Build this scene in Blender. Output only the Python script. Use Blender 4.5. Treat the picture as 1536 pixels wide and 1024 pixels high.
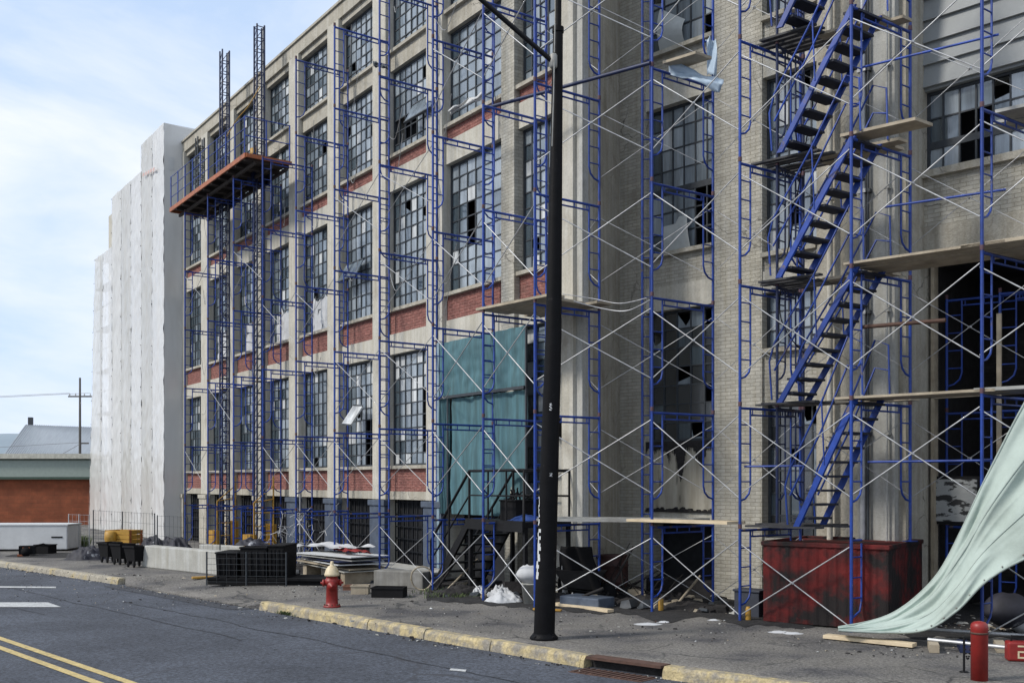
import bpy, math, random
from mathutils import Vector, Matrix, noise
random.seed(7)
R = math.radians
sc = bpy.context.scene
for o in list(bpy.data.objects): bpy.data.objects.remove(o)
C = sc.collection

# ------------------------------------------------------------ camera, world, sun
H = 2.2; F = 1500.0; CX = 768.0; HY = 723.0
cam_d = bpy.data.cameras.new("camera"); cam = bpy.data.objects.new("camera", cam_d); C.objects.link(cam)
cam.location = (0, 0, H); cam.rotation_euler = (R(90), 0, 0)
cam_d.sensor_width = 36; cam_d.lens = F/1536*36; cam_d.shift_y = (HY-512)/1536
cam_d.clip_start = .1; cam_d.clip_end = 5000
sc.camera = cam
sc.view_settings.view_transform = 'Standard'; sc.view_settings.look = 'None'
sc.view_settings.gamma = 1; sc.view_settings.exposure = 0.03

SUN = Vector((-.86, -.30, .80)).normalized()
w = bpy.data.worlds.new("World"); sc.world = w; w.use_nodes = True
nt = w.node_tree; N = nt.nodes; L = nt.links; N.clear()
out = N.new('ShaderNodeOutputWorld'); bg = N.new('ShaderNodeBackground'); L.new(bg.outputs[0], out.inputs[0])
sky = N.new('ShaderNodeTexSky'); sky.sky_type = 'NISHITA'; sky.sun_disc = False
sky.sun_elevation = math.asin(SUN.z); sky.sun_rotation = math.atan2(SUN.x, SUN.y)
sky.air_density = 1.0; sky.dust_density = 1.6; sky.ozone_density = 2.0
tc = N.new('ShaderNodeTexCoord'); mp = N.new('ShaderNodeMapping'); mp.inputs['Scale'].default_value = (1.6, 1.6, 4.5)
mp.inputs['Rotation'].default_value = (0, R(14), R(20)); mp.inputs['Location'].default_value = (.35, .2, .12)
L.new(tc.outputs['Generated'], mp.inputs[0])
nz = N.new('ShaderNodeTexNoise'); nz.inputs['Scale'].default_value = 1.7; nz.inputs['Detail'].default_value = 9; nz.inputs['Roughness'].default_value = .56; nz.inputs['Distortion'].default_value = .35
L.new(mp.outputs[0], nz.inputs['Vector'])
rp = N.new('ShaderNodeValToRGB'); rp.color_ramp.elements[0].position = .36; rp.color_ramp.elements[1].position = .61
L.new(nz.outputs['Fac'], rp.inputs[0])
sx = N.new('ShaderNodeSeparateXYZ'); L.new(tc.outputs['Generated'], sx.inputs[0])
hz = N.new('ShaderNodeMapRange'); hz.inputs['From Min'].default_value = .0; hz.inputs['From Max'].default_value = .42
hz.inputs['To Min'].default_value = .95; hz.inputs['To Max'].default_value = .8; L.new(sx.outputs['Z'], hz.inputs['Value'])
mix0 = N.new('ShaderNodeMix'); mix0.data_type = 'RGBA'
L.new(hz.outputs[0], mix0.inputs['Factor']); L.new(sky.outputs[0], mix0.inputs['A']); mix0.inputs['B'].default_value = (4.4, 5.6, 7.5, 1)
mx = N.new('ShaderNodeMath'); mx.operation = 'MULTIPLY'; mx.use_clamp = True
L.new(rp.outputs[0], mx.inputs[0]); mx.inputs[1].default_value = .85
mix = N.new('ShaderNodeMix'); mix.data_type = 'RGBA'
L.new(mx.outputs[0], mix.inputs['Factor']); L.new(mix0.outputs['Result'], mix.inputs['A'])
mix.inputs['B'].default_value = (6.9, 7.1, 7.4, 1)
L.new(mix.outputs['Result'], bg.inputs['Color']); bg.inputs['Strength'].default_value = .145

sd = bpy.data.lights.new("sun", 'SUN'); sd.energy = 2.9; sd.angle = R(9); sd.color = (1, .95, .88)
so = bpy.data.objects.new("sun", sd); C.objects.link(so)
so.rotation_euler = (-SUN).to_track_quat('-Z', 'Y').to_euler(); so.location = SUN*60

# ------------------------------------------------------------ materials
MATS = {}
def mat(name, col, rough=.8, metal=0, var=.25, scale=6, col2=None, bump=0, bscale=40, brick=None, streak=0, spec=.5, stain=None, stain_pos=(.52, .66), stain_scale=1.2, stretch=(1, 1, 1), alpha=1, trans=0, grain=0):
    if name in MATS: return MATS[name]
    m = bpy.data.materials.new(name); m.use_nodes = True; MATS[name] = m
    n = m.node_tree.nodes; l = m.node_tree.links
    b = n['Principled BSDF']; b.inputs['Roughness'].default_value = rough; b.inputs['Metallic'].default_value = metal
    b.inputs['Specular IOR Level'].default_value = spec
    t = n.new('ShaderNodeTexCoord'); mpn = n.new('ShaderNodeMapping'); mpn.inputs['Scale'].default_value = stretch
    l.new(t.outputs['Object'], mpn.inputs[0]); vec = mpn.outputs[0]
    no = n.new('ShaderNodeTexNoise'); no.inputs['Scale'].default_value = scale; no.inputs['Detail'].default_value = 8; no.inputs['Roughness'].default_value = .65
    l.new(vec, no.inputs['Vector'])
    c2 = col2 or tuple(c*(1-var) for c in col); c1 = tuple(min(1, c*(1+var*.6)) for c in col)
    cr = n.new('ShaderNodeValToRGB'); cr.color_ramp.elements[0].position = .32; cr.color_ramp.elements[1].position = .68
    cr.color_ramp.elements[0].color = (*c2, 1); cr.color_ramp.elements[1].color = (*c1, 1)
    l.new(no.outputs['Fac'], cr.inputs[0]); colout = cr.outputs[0]; hgt = no.outputs['Fac']
    if brick:
        bw, bh, mort, mc = brick
        s = n.new('ShaderNodeSeparateXYZ'); l.new(t.outputs['Object'], s.inputs[0])
        ad = n.new('ShaderNodeMath'); l.new(s.outputs[0], ad.inputs[0]); l.new(s.outputs[1], ad.inputs[1])
        cb = n.new('ShaderNodeCombineXYZ'); l.new(ad.outputs[0], cb.inputs[0]); l.new(s.outputs[2], cb.inputs[1])
        bt = n.new('ShaderNodeTexBrick'); l.new(cb.outputs[0], bt.inputs['Vector'])
        bt.inputs['Scale'].default_value = 1; bt.inputs['Brick Width'].default_value = bw; bt.inputs['Row Height'].default_value = bh
        bt.inputs['Mortar Size'].default_value = mort; bt.inputs['Mortar Smooth'].default_value = .4; bt.inputs['Bias'].default_value = 0
        bt.inputs['Color1'].default_value = (1, 1, 1, 1); bt.inputs['Color2'].default_value = (.80, .80, .80, 1)
        bt.inputs['Mortar'].default_value = (*mc, 1)
        mu = n.new('ShaderNodeMix'); mu.data_type = 'RGBA'; mu.blend_type = 'MULTIPLY'; mu.inputs['Factor'].default_value = 1
        l.new(colout, mu.inputs['A']); l.new(bt.outputs['Color'], mu.inputs['B']); colout = mu.outputs['Result']
        hh = n.new('ShaderNodeMath'); hh.operation = 'MULTIPLY_ADD'; l.new(bt.outputs['Fac'], hh.inputs[0]); hh.inputs[1].default_value = -1.2; l.new(no.outputs['Fac'], hh.inputs[2]); hgt = hh.outputs[0]
    if streak:
        mp2 = n.new('ShaderNodeMapping'); mp2.inputs['Scale'].default_value = (7, 7, .5); l.new(t.outputs['Object'], mp2.inputs[0])
        n2 = n.new('ShaderNodeTexNoise'); n2.inputs['Scale'].default_value = 1.2; n2.inputs['Detail'].default_value = 6; l.new(mp2.outputs[0], n2.inputs['Vector'])
        r2 = n.new('ShaderNodeValToRGB'); r2.color_ramp.elements[0].position = .3; r2.color_ramp.elements[1].position = .62
        v = 1-streak; r2.color_ramp.elements[0].color = (v, v*.97, v*.9, 1); r2.color_ramp.elements[1].color = (1, 1, 1, 1)
        l.new(n2.outputs['Fac'], r2.inputs[0])
        mu = n.new('ShaderNodeMix'); mu.data_type = 'RGBA'; mu.blend_type = 'MULTIPLY'; mu.inputs['Factor'].default_value = 1
        l.new(colout, mu.inputs['A']); l.new(r2.outputs[0], mu.inputs['B']); colout = mu.outputs['Result']
    if stain:
        n3 = n.new('ShaderNodeTexNoise'); n3.inputs['Scale'].default_value = stain_scale; n3.inputs['Detail'].default_value = 7; n3.inputs['Roughness'].default_value = .6
        l.new(vec, n3.inputs['Vector'])
        r3 = n.new('ShaderNodeValToRGB'); r3.color_ramp.elements[0].position = stain_pos[0]; r3.color_ramp.elements[1].position = stain_pos[1]
        l.new(n3.outputs['Fac'], r3.inputs[0])
        mu = n.new('ShaderNodeMix'); mu.data_type = 'RGBA'
        l.new(r3.outputs[0], mu.inputs['Factor']); l.new(colout, mu.inputs['A']); mu.inputs['B'].default_value = (*stain, 1); colout = mu.outputs['Result']
    if grain:
        n4 = n.new('ShaderNodeTexNoise'); n4.inputs['Scale'].default_value = 26; n4.inputs['Detail'].default_value = 5; n4.inputs['Roughness'].default_value = .8
        l.new(t.outputs['Object'], n4.inputs['Vector'])
        r4 = n.new('ShaderNodeValToRGB'); r4.color_ramp.elements[0].position = .36; r4.color_ramp.elements[1].position = .66
        r4.color_ramp.elements[0].color = (1-grain,)*3+(1,); r4.color_ramp.elements[1].color = (1+grain*1.5,)*3+(1,)
        l.new(n4.outputs['Fac'], r4.inputs[0])
        mu = n.new('ShaderNodeMix'); mu.data_type = 'RGBA'; mu.blend_type = 'MULTIPLY'; mu.inputs['Factor'].default_value = 1
        l.new(colout, mu.inputs['A']); l.new(r4.outputs[0], mu.inputs['B']); colout = mu.outputs['Result']
    if name.startswith('blue_scaffold'):
        oi = n.new('ShaderNodeObjectInfo'); hr = n.new('ShaderNodeMapRange'); hr.inputs['To Min'].default_value = .75; hr.inputs['To Max'].default_value = 1.2; l.new(oi.outputs['Random'], hr.inputs['Value'])
        vs2 = n.new('ShaderNodeVectorMath'); vs2.operation = 'SCALE'; l.new(colout, vs2.inputs[0]); l.new(hr.outputs[0], vs2.inputs['Scale']); colout = vs2.outputs[0]
    l.new(colout, b.inputs['Base Color'])
    if bump:
        nb = n.new('ShaderNodeTexNoise'); nb.inputs['Scale'].default_value = bscale; nb.inputs['Detail'].default_value = 4; l.new(vec, nb.inputs['Vector'])
        am = n.new('ShaderNodeMath'); am.operation = 'ADD'; l.new(nb.outputs['Fac'], am.inputs[0]); l.new(hgt, am.inputs[1])
        bm_ = n.new('ShaderNodeBump'); bm_.inputs['Strength'].default_value = bump; bm_.inputs['Distance'].default_value = .02
        l.new(am.outputs[0], bm_.inputs['Height']); l.new(bm_.outputs[0], b.inputs['Normal'])
    if trans: b.inputs['Transmission Weight'].default_value = trans
    if alpha < 1: b.inputs['Alpha'].default_value = alpha
    return m

concrete = mat('concrete', (.42, .395, .335), .9, var=.16, scale=2.5, bump=.5, streak=.22, stain=(.20, .175, .13), stain_pos=(.56, .78), stain_scale=1.6, grain=.12)
concrete_pale = mat('pale_concrete', (.50, .48, .42), .9, var=.12, scale=2.2, bump=.4, streak=.18, stain=(.27, .24, .19), stain_pos=(.58, .82), grain=.1)
concrete_grey = mat('grey_concrete', (.42, .42, .395), .9, var=.14, scale=3, bump=.4, streak=.2, grain=.1)
blue_base = mat('blue_grey_paint', (.07, .09, .125), .7, var=.3, scale=5, bump=.3)
red_brick = mat('red_brick', (.26, .10, .082), .9, var=.5, scale=14, bump=.8, brick=(.21, .068, .009, (1.5, 1.9, 1.9)), stretch=(.6, .6, 2), stain=(.17, .10, .08), stain_pos=(.55, .8))
tan_brick = mat('painted_tan_brick', (.49, .47, .41), .85, var=.14, scale=3.5, bump=.7, brick=(.21, .068, .006, (.66, .65, .62)), streak=.15, stain=(.22, .195, .15), stain_pos=(.6, .82), stain_scale=1.1)
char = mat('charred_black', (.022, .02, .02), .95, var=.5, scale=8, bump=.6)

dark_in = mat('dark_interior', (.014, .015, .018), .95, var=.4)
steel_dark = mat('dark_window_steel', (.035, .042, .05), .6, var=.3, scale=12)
def glassm(name, c, rough, var=.2):
    return mat(name, c, rough, var=.5, scale=1.5, spec=1.0, stretch=(3.2, 3.2, .3), bump=.04, bscale=3)  # stretched noise paints reflection-like vertical bands into the dusty glass colour
glassA = glassm('dusty_reflection_glass_pale', (.29, .335, .37), .2)
glassB = glassm('dusty_reflection_glass_mid', (.18, .22, .255), .14)
glassC = glassm('dusty_reflection_glass_dark', (.06, .085, .105), .08)
glassD = glassm('clouded_highlight_glass', (.56, .58, .58), .45)  # white panes also stand in for bright highlights in the lower windows
glassE = glassm('sooty_glass', (.018, .024, .03), .2)
for gm in (glassA, glassB, glassC, glassE): gm.node_tree.nodes['Principled BSDF'].inputs['IOR'].default_value = 1.75
blue = mat('blue_scaffold_paint', (.011, .050, .29), .45, var=.4, scale=5, stain=(.13, .10, .09), stain_pos=(.60, .70), stain_scale=6)
blue_dk = mat('dark_blue_steel', (.008, .018, .07), .5, var=.4, scale=5, stain=(.06, .035, .02), stain_pos=(.58, .72), stain_scale=3)
galv = mat('galvanised_steel', (.46, .465, .47), .45, metal=.5, var=.35, scale=4)
alu = mat('worn_aluminium', (.33, .33, .31), .55, metal=.25, var=.3, scale=3, stain=(.14, .12, .10), stain_pos=(.5, .75))
joint = mat('scuffed_joint', (.10, .05, .06), .7, var=.4, scale=8)
rust = mat('rusty_steel', (.085, .045, .032), .8, var=.4, scale=8)
wood = mat('weathered_plank', (.40, .34, .25), .8, var=.3, scale=3, stretch=(1, 1, 1), bump=.3, stain=(.2, .16, .11), stain_pos=(.5, .75))
woodnew = mat('fresh_sawn_timber', (.60, .49, .33), .75, var=.2, scale=3, bump=.2)
orange = mat('orange_painted_steel', (.36, .11, .04), .55, var=.3, scale=5, stain=(.12, .05, .03), stain_pos=(.55, .7))
yellow = mat('yellow_paint', (.40, .22, .03), .55, var=.25, scale=5)
black = mat('black_plastic', (.007, .007, .008), .8, var=.3, scale=5, spec=.2)
black_steel = mat('black_steel', (.008, .008, .009), .6, spec=.25, var=.4, scale=9)
pole_paint = mat('black_pole_paint', (.005, .005, .006), .55, var=.4, spec=.12, scale=6, stain=(.05, .045, .042), stain_pos=(.66, .72), stain_scale=5, bump=.15)
white_plastic = mat('white_sheet_plastic', (.66, .66, .645), .42, var=.07, scale=1.3, stretch=(1, 1, .25), bump=.25, bscale=6, stain=(.55, .55, .52), stain_pos=(.5, .8), alpha=.88)
white_cloth = mat('white_cloth', (.50, .51, .52), .85, var=.2, scale=3, stain=(.26, .24, .21), stain_pos=(.58, .8), stain_scale=2.5)
teal = mat('teal_netting', (.075, .175, .205), .75, var=.25, scale=5, stretch=(3, 3, .3), bump=.3, streak=.35)
green_cloth = mat('pale_green_tarpaulin', (.41, .485, .44), .85, var=.1, scale=2.5, bump=.25, bscale=14, stain=(.28, .33, .29), stain_pos=(.5, .8))
green_cloth.node_tree.nodes['Principled BSDF'].inputs['Subsurface Weight'].default_value = 0
red_box = mat('sooty_red_paint', (.12, .011, .010), .75, var=.5, scale=2.2, bump=.35, spec=.3, stain=(.013, .010, .010), stain_pos=(.42, .57), stain_scale=1.7)
red_paint = mat('red_paint', (.24, .016, .013), .45, var=.25, scale=6, stain=(.16, .03, .02), stain_pos=(.6, .75), stain_scale=8)
cream_paint = mat('cream_paint', (.62, .52, .34), .5, var=.2, scale=12, stain=(.45, .3, .12), stain_pos=(.6, .75), stain_scale=9)
asphalt = mat('road_asphalt', (.060, .068, .086), .88, var=.18, scale=.6, bump=.5, bscale=120, stain=(.036, .041, .053), stain_pos=(.40, .64), stain_scale=.45, grain=.75)
pave = mat('old_pavement', (.165, .155, .14), .92, var=.35, scale=1.6, bump=.9, bscale=60, stain=(.06, .058, .06), stain_pos=(.45, .62), stain_scale=.8, grain=.6)
wkerb = mat('worn_grey_kerb', (.33, .30, .24), .9, var=.3, scale=4, bump=.7, stain=(.36, .29, .15), stain_pos=(.5, .62), stain_scale=2, grain=.25)
soot = mat('charred_soil_and_shadow', (.018, .017, .017), .95, var=.5, scale=5, bump=1, bscale=30, grain=.5)  # soot also paints the contact shadow along the wall foot
ykerb = mat('worn_yellow_kerb', (.43, .35, .19), .85, var=.3, scale=4, bump=.7, stain=(.22, .20, .165), stain_pos=(.42, .60), stain_scale=5, grain=.25)
ymark = mat('yellow_road_paint', (.46, .36, .16), .85, var=.2, scale=6, bump=.2, grain=.25, stain=(.15, .13, .1), stain_pos=(.6, .75), stain_scale=9)
wmark = mat('white_road_paint', (.42, .43, .43), .85, var=.2, scale=6, grain=.25, stain=(.12, .12, .13), stain_pos=(.58, .75), stain_scale=7)
grass_m = mat('green_weeds', (.07, .10, .03), .8, var=.5, scale=9)
grey_pad = mat('grey_metal_panel', (.30, .33, .36), .5, metal=.3, var=.12, scale=1, stretch=(8, 1, 1))
sage = mat('sage_green_fascia', (.27, .32, .285), .6, var=.08)
far_brick = mat('orange_red_brick', (.26, .072, .03), .9, var=.3, scale=1.5, brick=(.6, .2, .02, (.8, .9, .9)), bump=.2)
white_paint = mat('white_paint', (.55, .56, .56), .6, var=.1, scale=2, stain=(.35, .34, .32), stain_pos=(.6, .85))
hill_m = mat('hazy_hill_green', (.22, .27, .31), 1, var=.1, scale=.02)
siding = mat('grey_corrugated_siding', (.27, .285, .285), .6, var=.1, scale=2, bump=.1)
rope = mat('cable_grey', (.20, .19, .18), .7, var=.2)
purple = mat('dark_mixed_tarps', (.022, .022, .032), .7, var=.5, scale=3, stain=(.35, .36, .38), stain_pos=(.6, .66), stain_scale=2.2)

def cracks(m, scale, wdt, dark, amt=.35):
    n = m.node_tree.nodes; l = m.node_tree.links; b = n['Principled BSDF']; src = b.inputs['Base Color'].links[0].from_socket
    t = n.new('ShaderNodeTexCoord'); no = n.new('ShaderNodeTexNoise'); no.inputs['Scale'].default_value = scale*3; no.inputs['Detail'].default_value = 5
    l.new(t.outputs['Object'], no.inputs['Vector'])
    vm = n.new('ShaderNodeVectorMath'); vm.operation = 'SCALE'; vm.inputs['Scale'].default_value = amt; l.new(no.outputs['Color'], vm.inputs[0])
    va = n.new('ShaderNodeVectorMath'); l.new(vm.outputs[0], va.inputs[0]); l.new(t.outputs['Object'], va.inputs[1])
    vo = n.new('ShaderNodeTexVoronoi'); vo.feature = 'DISTANCE_TO_EDGE'; vo.inputs['Scale'].default_value = scale; l.new(va.outputs[0], vo.inputs['Vector'])
    mr = n.new('ShaderNodeMapRange'); mr.inputs['From Max'].default_value = wdt; mr.inputs['To Min'].default_value = 1; mr.inputs['To Max'].default_value = 0; l.new(vo.outputs['Distance'], mr.inputs['Value'])
    n5 = n.new('ShaderNodeTexNoise'); n5.inputs['Scale'].default_value = scale*.9; l.new(t.outputs['Object'], n5.inputs['Vector'])
    m2 = n.new('ShaderNodeMapRange'); m2.inputs['From Min'].default_value = .45; m2.inputs['From Max'].default_value = .6; l.new(n5.outputs['Fac'], m2.inputs['Value'])
    mm = n.new('ShaderNodeMath'); mm.operation = 'MULTIPLY'; l.new(mr.outputs[0], mm.inputs[0]); l.new(m2.outputs[0], mm.inputs[1])
    mu = n.new('ShaderNodeMix'); mu.data_type = 'RGBA'; l.new(mm.outputs[0], mu.inputs['Factor']); l.new(src, mu.inputs['A']); mu.inputs['B'].default_value = (*dark, 1)
    l.new(mu.outputs['Result'], b.inputs['Base Color'])
cracks(pave, .75, .022, (.03, .03, .03)); cracks(asphalt, .33, .012, (.04, .042, .05), .5)
cracks(tan_brick, .42, .006, (.14, .13, .11), 1.0); cracks(concrete, .7, .008, (.14, .13, .11), .5)

# ------------------------------------------------------------ helpers
def G(px, py, z=0):
    Y = F*(H-z)/(py-HY); return Vector(((px-CX)/F*Y, Y, z))
def D(px, py, Y): return Vector(((px-CX)/F*Y, Y, H+(HY-py)/F*Y))

class MB:
    def __init__(s): s.v = []; s.f = []; s.mi = []; s.sm = []
    def add(s, vs, fs, mi=0, sm=False):
        b = len(s.v); s.v += [tuple(v) for v in vs]; s.f += [tuple(i+b for i in f) for f in fs]
        s.mi += [mi]*len(fs); s.sm += [sm]*len(fs)
    def box(s, x0, x1, y0, y1, z0, z1, mi=0, M=None):
        vs = [Vector(p) for p in ((x0, y0, z0), (x1, y0, z0), (x1, y1, z0), (x0, y1, z0), (x0, y0, z1), (x1, y0, z1), (x1, y1, z1), (x0, y1, z1))]
        if M: vs = [M @ v for v in vs]
        s.add(vs, [(0, 3, 2, 1), (4, 5, 6, 7), (0, 1, 5, 4), (1, 2, 6, 5), (2, 3, 7, 6), (3, 0, 4, 7)], mi); return s
    def tube(s, pts, r, n=6, mi=0, caps=True, sm=True):
        pts = [Vector(p) for p in pts]; rs = r if isinstance(r, (list, tuple)) else [r]*len(pts)
        rings = []; prev = None
        for i, p in enumerate(pts):
            d = (pts[min(i+1, len(pts)-1)]-pts[max(i-1, 0)]).normalized()
            if prev is None:
                a = Vector((0, 0, 1)) if abs(d.z) < .9 else Vector((1, 0, 0)); u = d.cross(a).normalized()
            else: u = (prev-d*prev.dot(d)).normalized()
            prev = u; v = d.cross(u)
            rings.append([p+(u*math.cos(2*math.pi*k/n)+v*math.sin(2*math.pi*k/n))*rs[i] for k in range(n)])
        vs = [q for rg in rings for q in rg]; fs = []
        for i in range(len(rings)-1):
            for k in range(n): fs.append((i*n+k, i*n+(k+1) % n, (i+1)*n+(k+1) % n, (i+1)*n+k))
        s.add(vs, fs, mi, sm)
        if caps:
            s.add(rings[0], [tuple(range(n-1, -1, -1))], mi); s.add(rings[-1], [tuple(range(n))], mi)
        return s
    def lathe(s, prof, c=(0, 0, 0), n=16, mi=0, axis='z'):
        vs = []; fs = []
        for r, z in prof:
            for k in range(n):
                a = 2*math.pi*k/n
                p = (r*math.cos(a), r*math.sin(a), z)
                if axis == 'x': p = (z, r*math.cos(a), r*math.sin(a))
                if axis == 'y': p = (r*math.cos(a), z, r*math.sin(a))
                vs.append((p[0]+c[0], p[1]+c[1], p[2]+c[2]))
        for i in range(len(prof)-1):
            for k in range(n): fs.append((i*n+k, i*n+(k+1) % n, (i+1)*n+(k+1) % n, (i+1)*n+k))
        fs.append(tuple(range(n-1, -1, -1))); fs.append(tuple((len(prof)-1)*n+k for k in range(n)))
        s.add(vs, fs, mi, True); return s
    def grid(s, fn, nu, nv, mi=0, sm=True):
        vs = [fn(i/nu, j/nv) for j in range(nv+1) for i in range(nu+1)]
        fs = [(j*(nu+1)+i, j*(nu+1)+i+1, (j+1)*(nu+1)+i+1, (j+1)*(nu+1)+i) for j in range(nv) for i in range(nu)]
        s.add(vs, fs, mi, sm); return s
    def build(s, name, mats, parent=None, loc=None, rz=None, bevel=0):
        me = bpy.data.meshes.new(name); me.from_pydata(s.v, [], s.f)
        for m in (mats if isinstance(mats, (list, tuple)) else [mats]): me.materials.append(m)
        me.polygons.foreach_set('material_index', s.mi); me.polygons.foreach_set('use_smooth', s.sm)
        me.update()
        o = bpy.data.objects.new(name, me); C.objects.link(o)
        if parent: o.parent = parent
        if loc is not None: o.location = loc
        if rz is not None: o.rotation_euler.z = rz
        if bevel:
            b = o.modifiers.new('bevel', 'BEVEL'); b.width = bevel; b.segments = 2; b.limit_method = 'ANGLE'
        return o
def tag(o, label=None, cat=None, group=None, kind=None):
    if label: o['label'] = label
    if cat: o['category'] = cat
    if group: o['group'] = group
    if kind: o['kind'] = kind
    return o
def thing(name, label, cat, loc=(0, 0, 0), rz=0, group=None):
    o = bpy.data.objects.new(name, None); C.objects.link(o); o.location = loc; o.rotation_euler.z = rz
    o.empty_display_size = .3
    return tag(o, label, cat, group)
def struct(name, mb, m): return tag(mb.build(name, m), kind='structure')
def pcopy(o, parent, loc=None):
    c = o.copy(); C.objects.link(c); c.parent = parent
    if loc is not None: c.location = loc
    return c

# ------------------------------------------------------------ ground, road, kerb
K0 = Vector((-4.62, 18.3, 0)); KU = Vector((.696, -.718, 0)).normalized(); KV = Vector((KU.y*-1, KU.x, 0))
if KV.x < 0: KV = -KV
def kv0(u):
    if u < -6.2: return .02+(u+6.2)*.05
    if u > 7.9: return .0+(u-7.9)*.13
    return 0
def KP(u, v, z): 
    p = K0+KU*u+KV*(v+kv0(max(min(u, 14), -40))); return Vector((p.x, p.y, z))
ZR = -.13
mb = MB(); mb.grid(lambda a, b: KP(-700+a*1000, -400+b*800, ZR-.004), 20, 20, sm=False); struct('ground', mb, asphalt)
def smooth(t): t = max(0, min(1, t)); return t*t*(3-2*t)
def apron(u): return smooth((u+6.3)/.5)*(1-smooth((u+.45)/.5))
us = [-400, -200, -100, -60, -40, -30, -25]+[-20+i*.25 for i in range(161)]+[25, 35, 60, 120]
vs_ = [.16, .5, 1.0, 1.6, 2.4, 3.5, 5, 8, 12, 20, 40, 100, 300]
mb = MB(); nu = len(us)
V = []
for v in vs_:
    for u in us:
        a = apron(u); vv = v-(.17*a if v < .2 else 0)
        z = -.105*a*(1-smooth((v-.16)/1.6)) + (0 if v > 30 else .012*noise.noise(Vector((u*.5, v*.5, 0))))
        V.append(KP(u, vv, z))
fs = [(j*nu+i, j*nu+i+1, (j+1)*nu+i+1, (j+1)*nu+i) for j in range(len(vs_)-1) for i in range(nu-1)]
mb.add(V, fs, 0, True)
# front lip of the slab
lip = [KP(u, .16-.17*apron(u), ZR-.02) for u in us]; b0 = len(mb.v); mb.v += [tuple(p) for p in lip]
for i in range(nu-1): mb.f.append((b0+i, b0+i+1, i+1, i)); mb.mi.append(0); mb.sm.append(False)
struct('sidewalk', mb, pave)
# kerb stones (one structure), drain gap between u 8.1 and 9.3
mb = MB()
def kerbrun(u0, u1, step):
    u = u0
    while u < u1-.05:
        e = min(u+step*random.uniform(.85, 1.15), u1); j = random.uniform(-.012, .012); h = random.uniform(-.008, .01)
        n_ = max(2, int((e-u)/.22))
        for i in range(n_):
            a, b = u+.008+(e-u-.016)*i/n_, u+.008+(e-u-.016)*(i+1)/n_
            def sec(q):
                w_ = .012*noise.noise(Vector((q*3, 1, 0))); ch = .03+.02*abs(noise.noise(Vector((q*5, 7, 0))))
                return [KP(q, -.02+j+w_, ZR-.02), KP(q, j+w_, -ch+h), KP(q, ch+j, .012+h), KP(q, .17, .012+h), KP(q, .17, ZR-.02)]
            A, B = sec(a), sec(b)
            mb.add(A+B, [(k, k+5, (k+1) % 5+5, (k+1) % 5) for k in range(5)], 0)
            if i == 0: mb.add(A, [(0, 1, 2, 3, 4)], 0)
            if i == n_-1: mb.add(B, [(4, 3, 2, 1, 0)], 0)
        u = e
kerbrun(-40, -6.3, 2.4); struct('kerb', mb, wkerb); mb = MB(); kerbrun(0, 7.95, 1.6); kerbrun(9.05, 20, 1.9)
struct('kerb', mb, ykerb)
# drain inlet
dr = thing('storm_drain', 'rusty kerb drain inlet with iron lintel between yellow kerb stones', 'drain', KP(8.5, .1, 0))
mb = MB(); A = KP(7.97, .0, 0)-KP(8.5, .1, 0)
def kb(u0, u1, v0, v1, z0, z1, m=mb):
    c = KP(8.5, .1, 0); p = [KP(u, v, 0)-c for u, v in ((u0, v0), (u1, v0), (u1, v1), (u0, v1))]
    vs = [Vector((q.x, q.y, z0)) for q in p]+[Vector((q.x, q.y, z1)) for q in p]
    m.add(vs, [(0, 3, 2, 1), (4, 5, 6, 7), (0, 1, 5, 4), (1, 2, 6, 5), (2, 3, 7, 6), (3, 0, 4, 7)], 0)
kb(7.97, 9.03, .0, .2, -.02, .014)
mb.build('lintel', rust, dr)
m2 = MB(); kb(7.97, 9.03, .12, .2, ZR-.05, -.02, m2); m2.build('throat', char, dr)
m3 = MB()
kb(7.99, 9.01, -.36, -.02, ZR-.01, ZR+.003, m3)
for i in range(12): kb(8.02+i*.083, 8.06+i*.083, -.34, -.04, ZR+.003, ZR+.014, m3)
m3.build('grate', rust, dr)
# road markings
def road_poly(name, pts, m, dz=.004):
    mb = MB(); mb.add([Vector((p.x, p.y, ZR+dz)) for p in pts], [tuple(range(len(pts)))]); return struct(name, mb, m)
a = G(0, 957, ZR); uc = (a-K0).dot(KU); vc = (a-K0).dot(KV)
for k, dv in enumerate((0, -.28)):
    b = [KP(-60, vc+dv-.1, 0), KP(20, vc+dv-.1, 0), KP(20, vc+dv+.02, 0), KP(-60, vc+dv+.02, 0)]
    mb = MB(); 
    P = []
    for i in range(81):
        u = -60+i; P.append((K0+KU*u+KV*(vc+dv-.05), K0+KU*u+KV*(vc+dv+.06)))
    vs = [Vector((q.x, q.y, ZR+.004)) for pr in P for q in pr]
    mb.add(vs, [(2*i, 2*i+2, 2*i+3, 2*i+1) for i in range(80)]); struct('centre_line', mb, ymark)
road_poly('stop_line', [G(-260, 903, ZR), G(72, 903, ZR), G(92, 910, ZR), G(-260, 910, ZR)][::-1], wmark)
road_poly('lane_mark', [G(-90, 878, ZR), G(84, 879.5, ZR), G(84, 881.5, ZR), G(-90, 880.5, ZR)][::-1], wmark)
road_poly('lane_mark', [G(676, 1002, ZR), G(700, 1004, ZR), G(698, 1007, ZR), G(674, 1005, ZR)][::-1], wmark)

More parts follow.
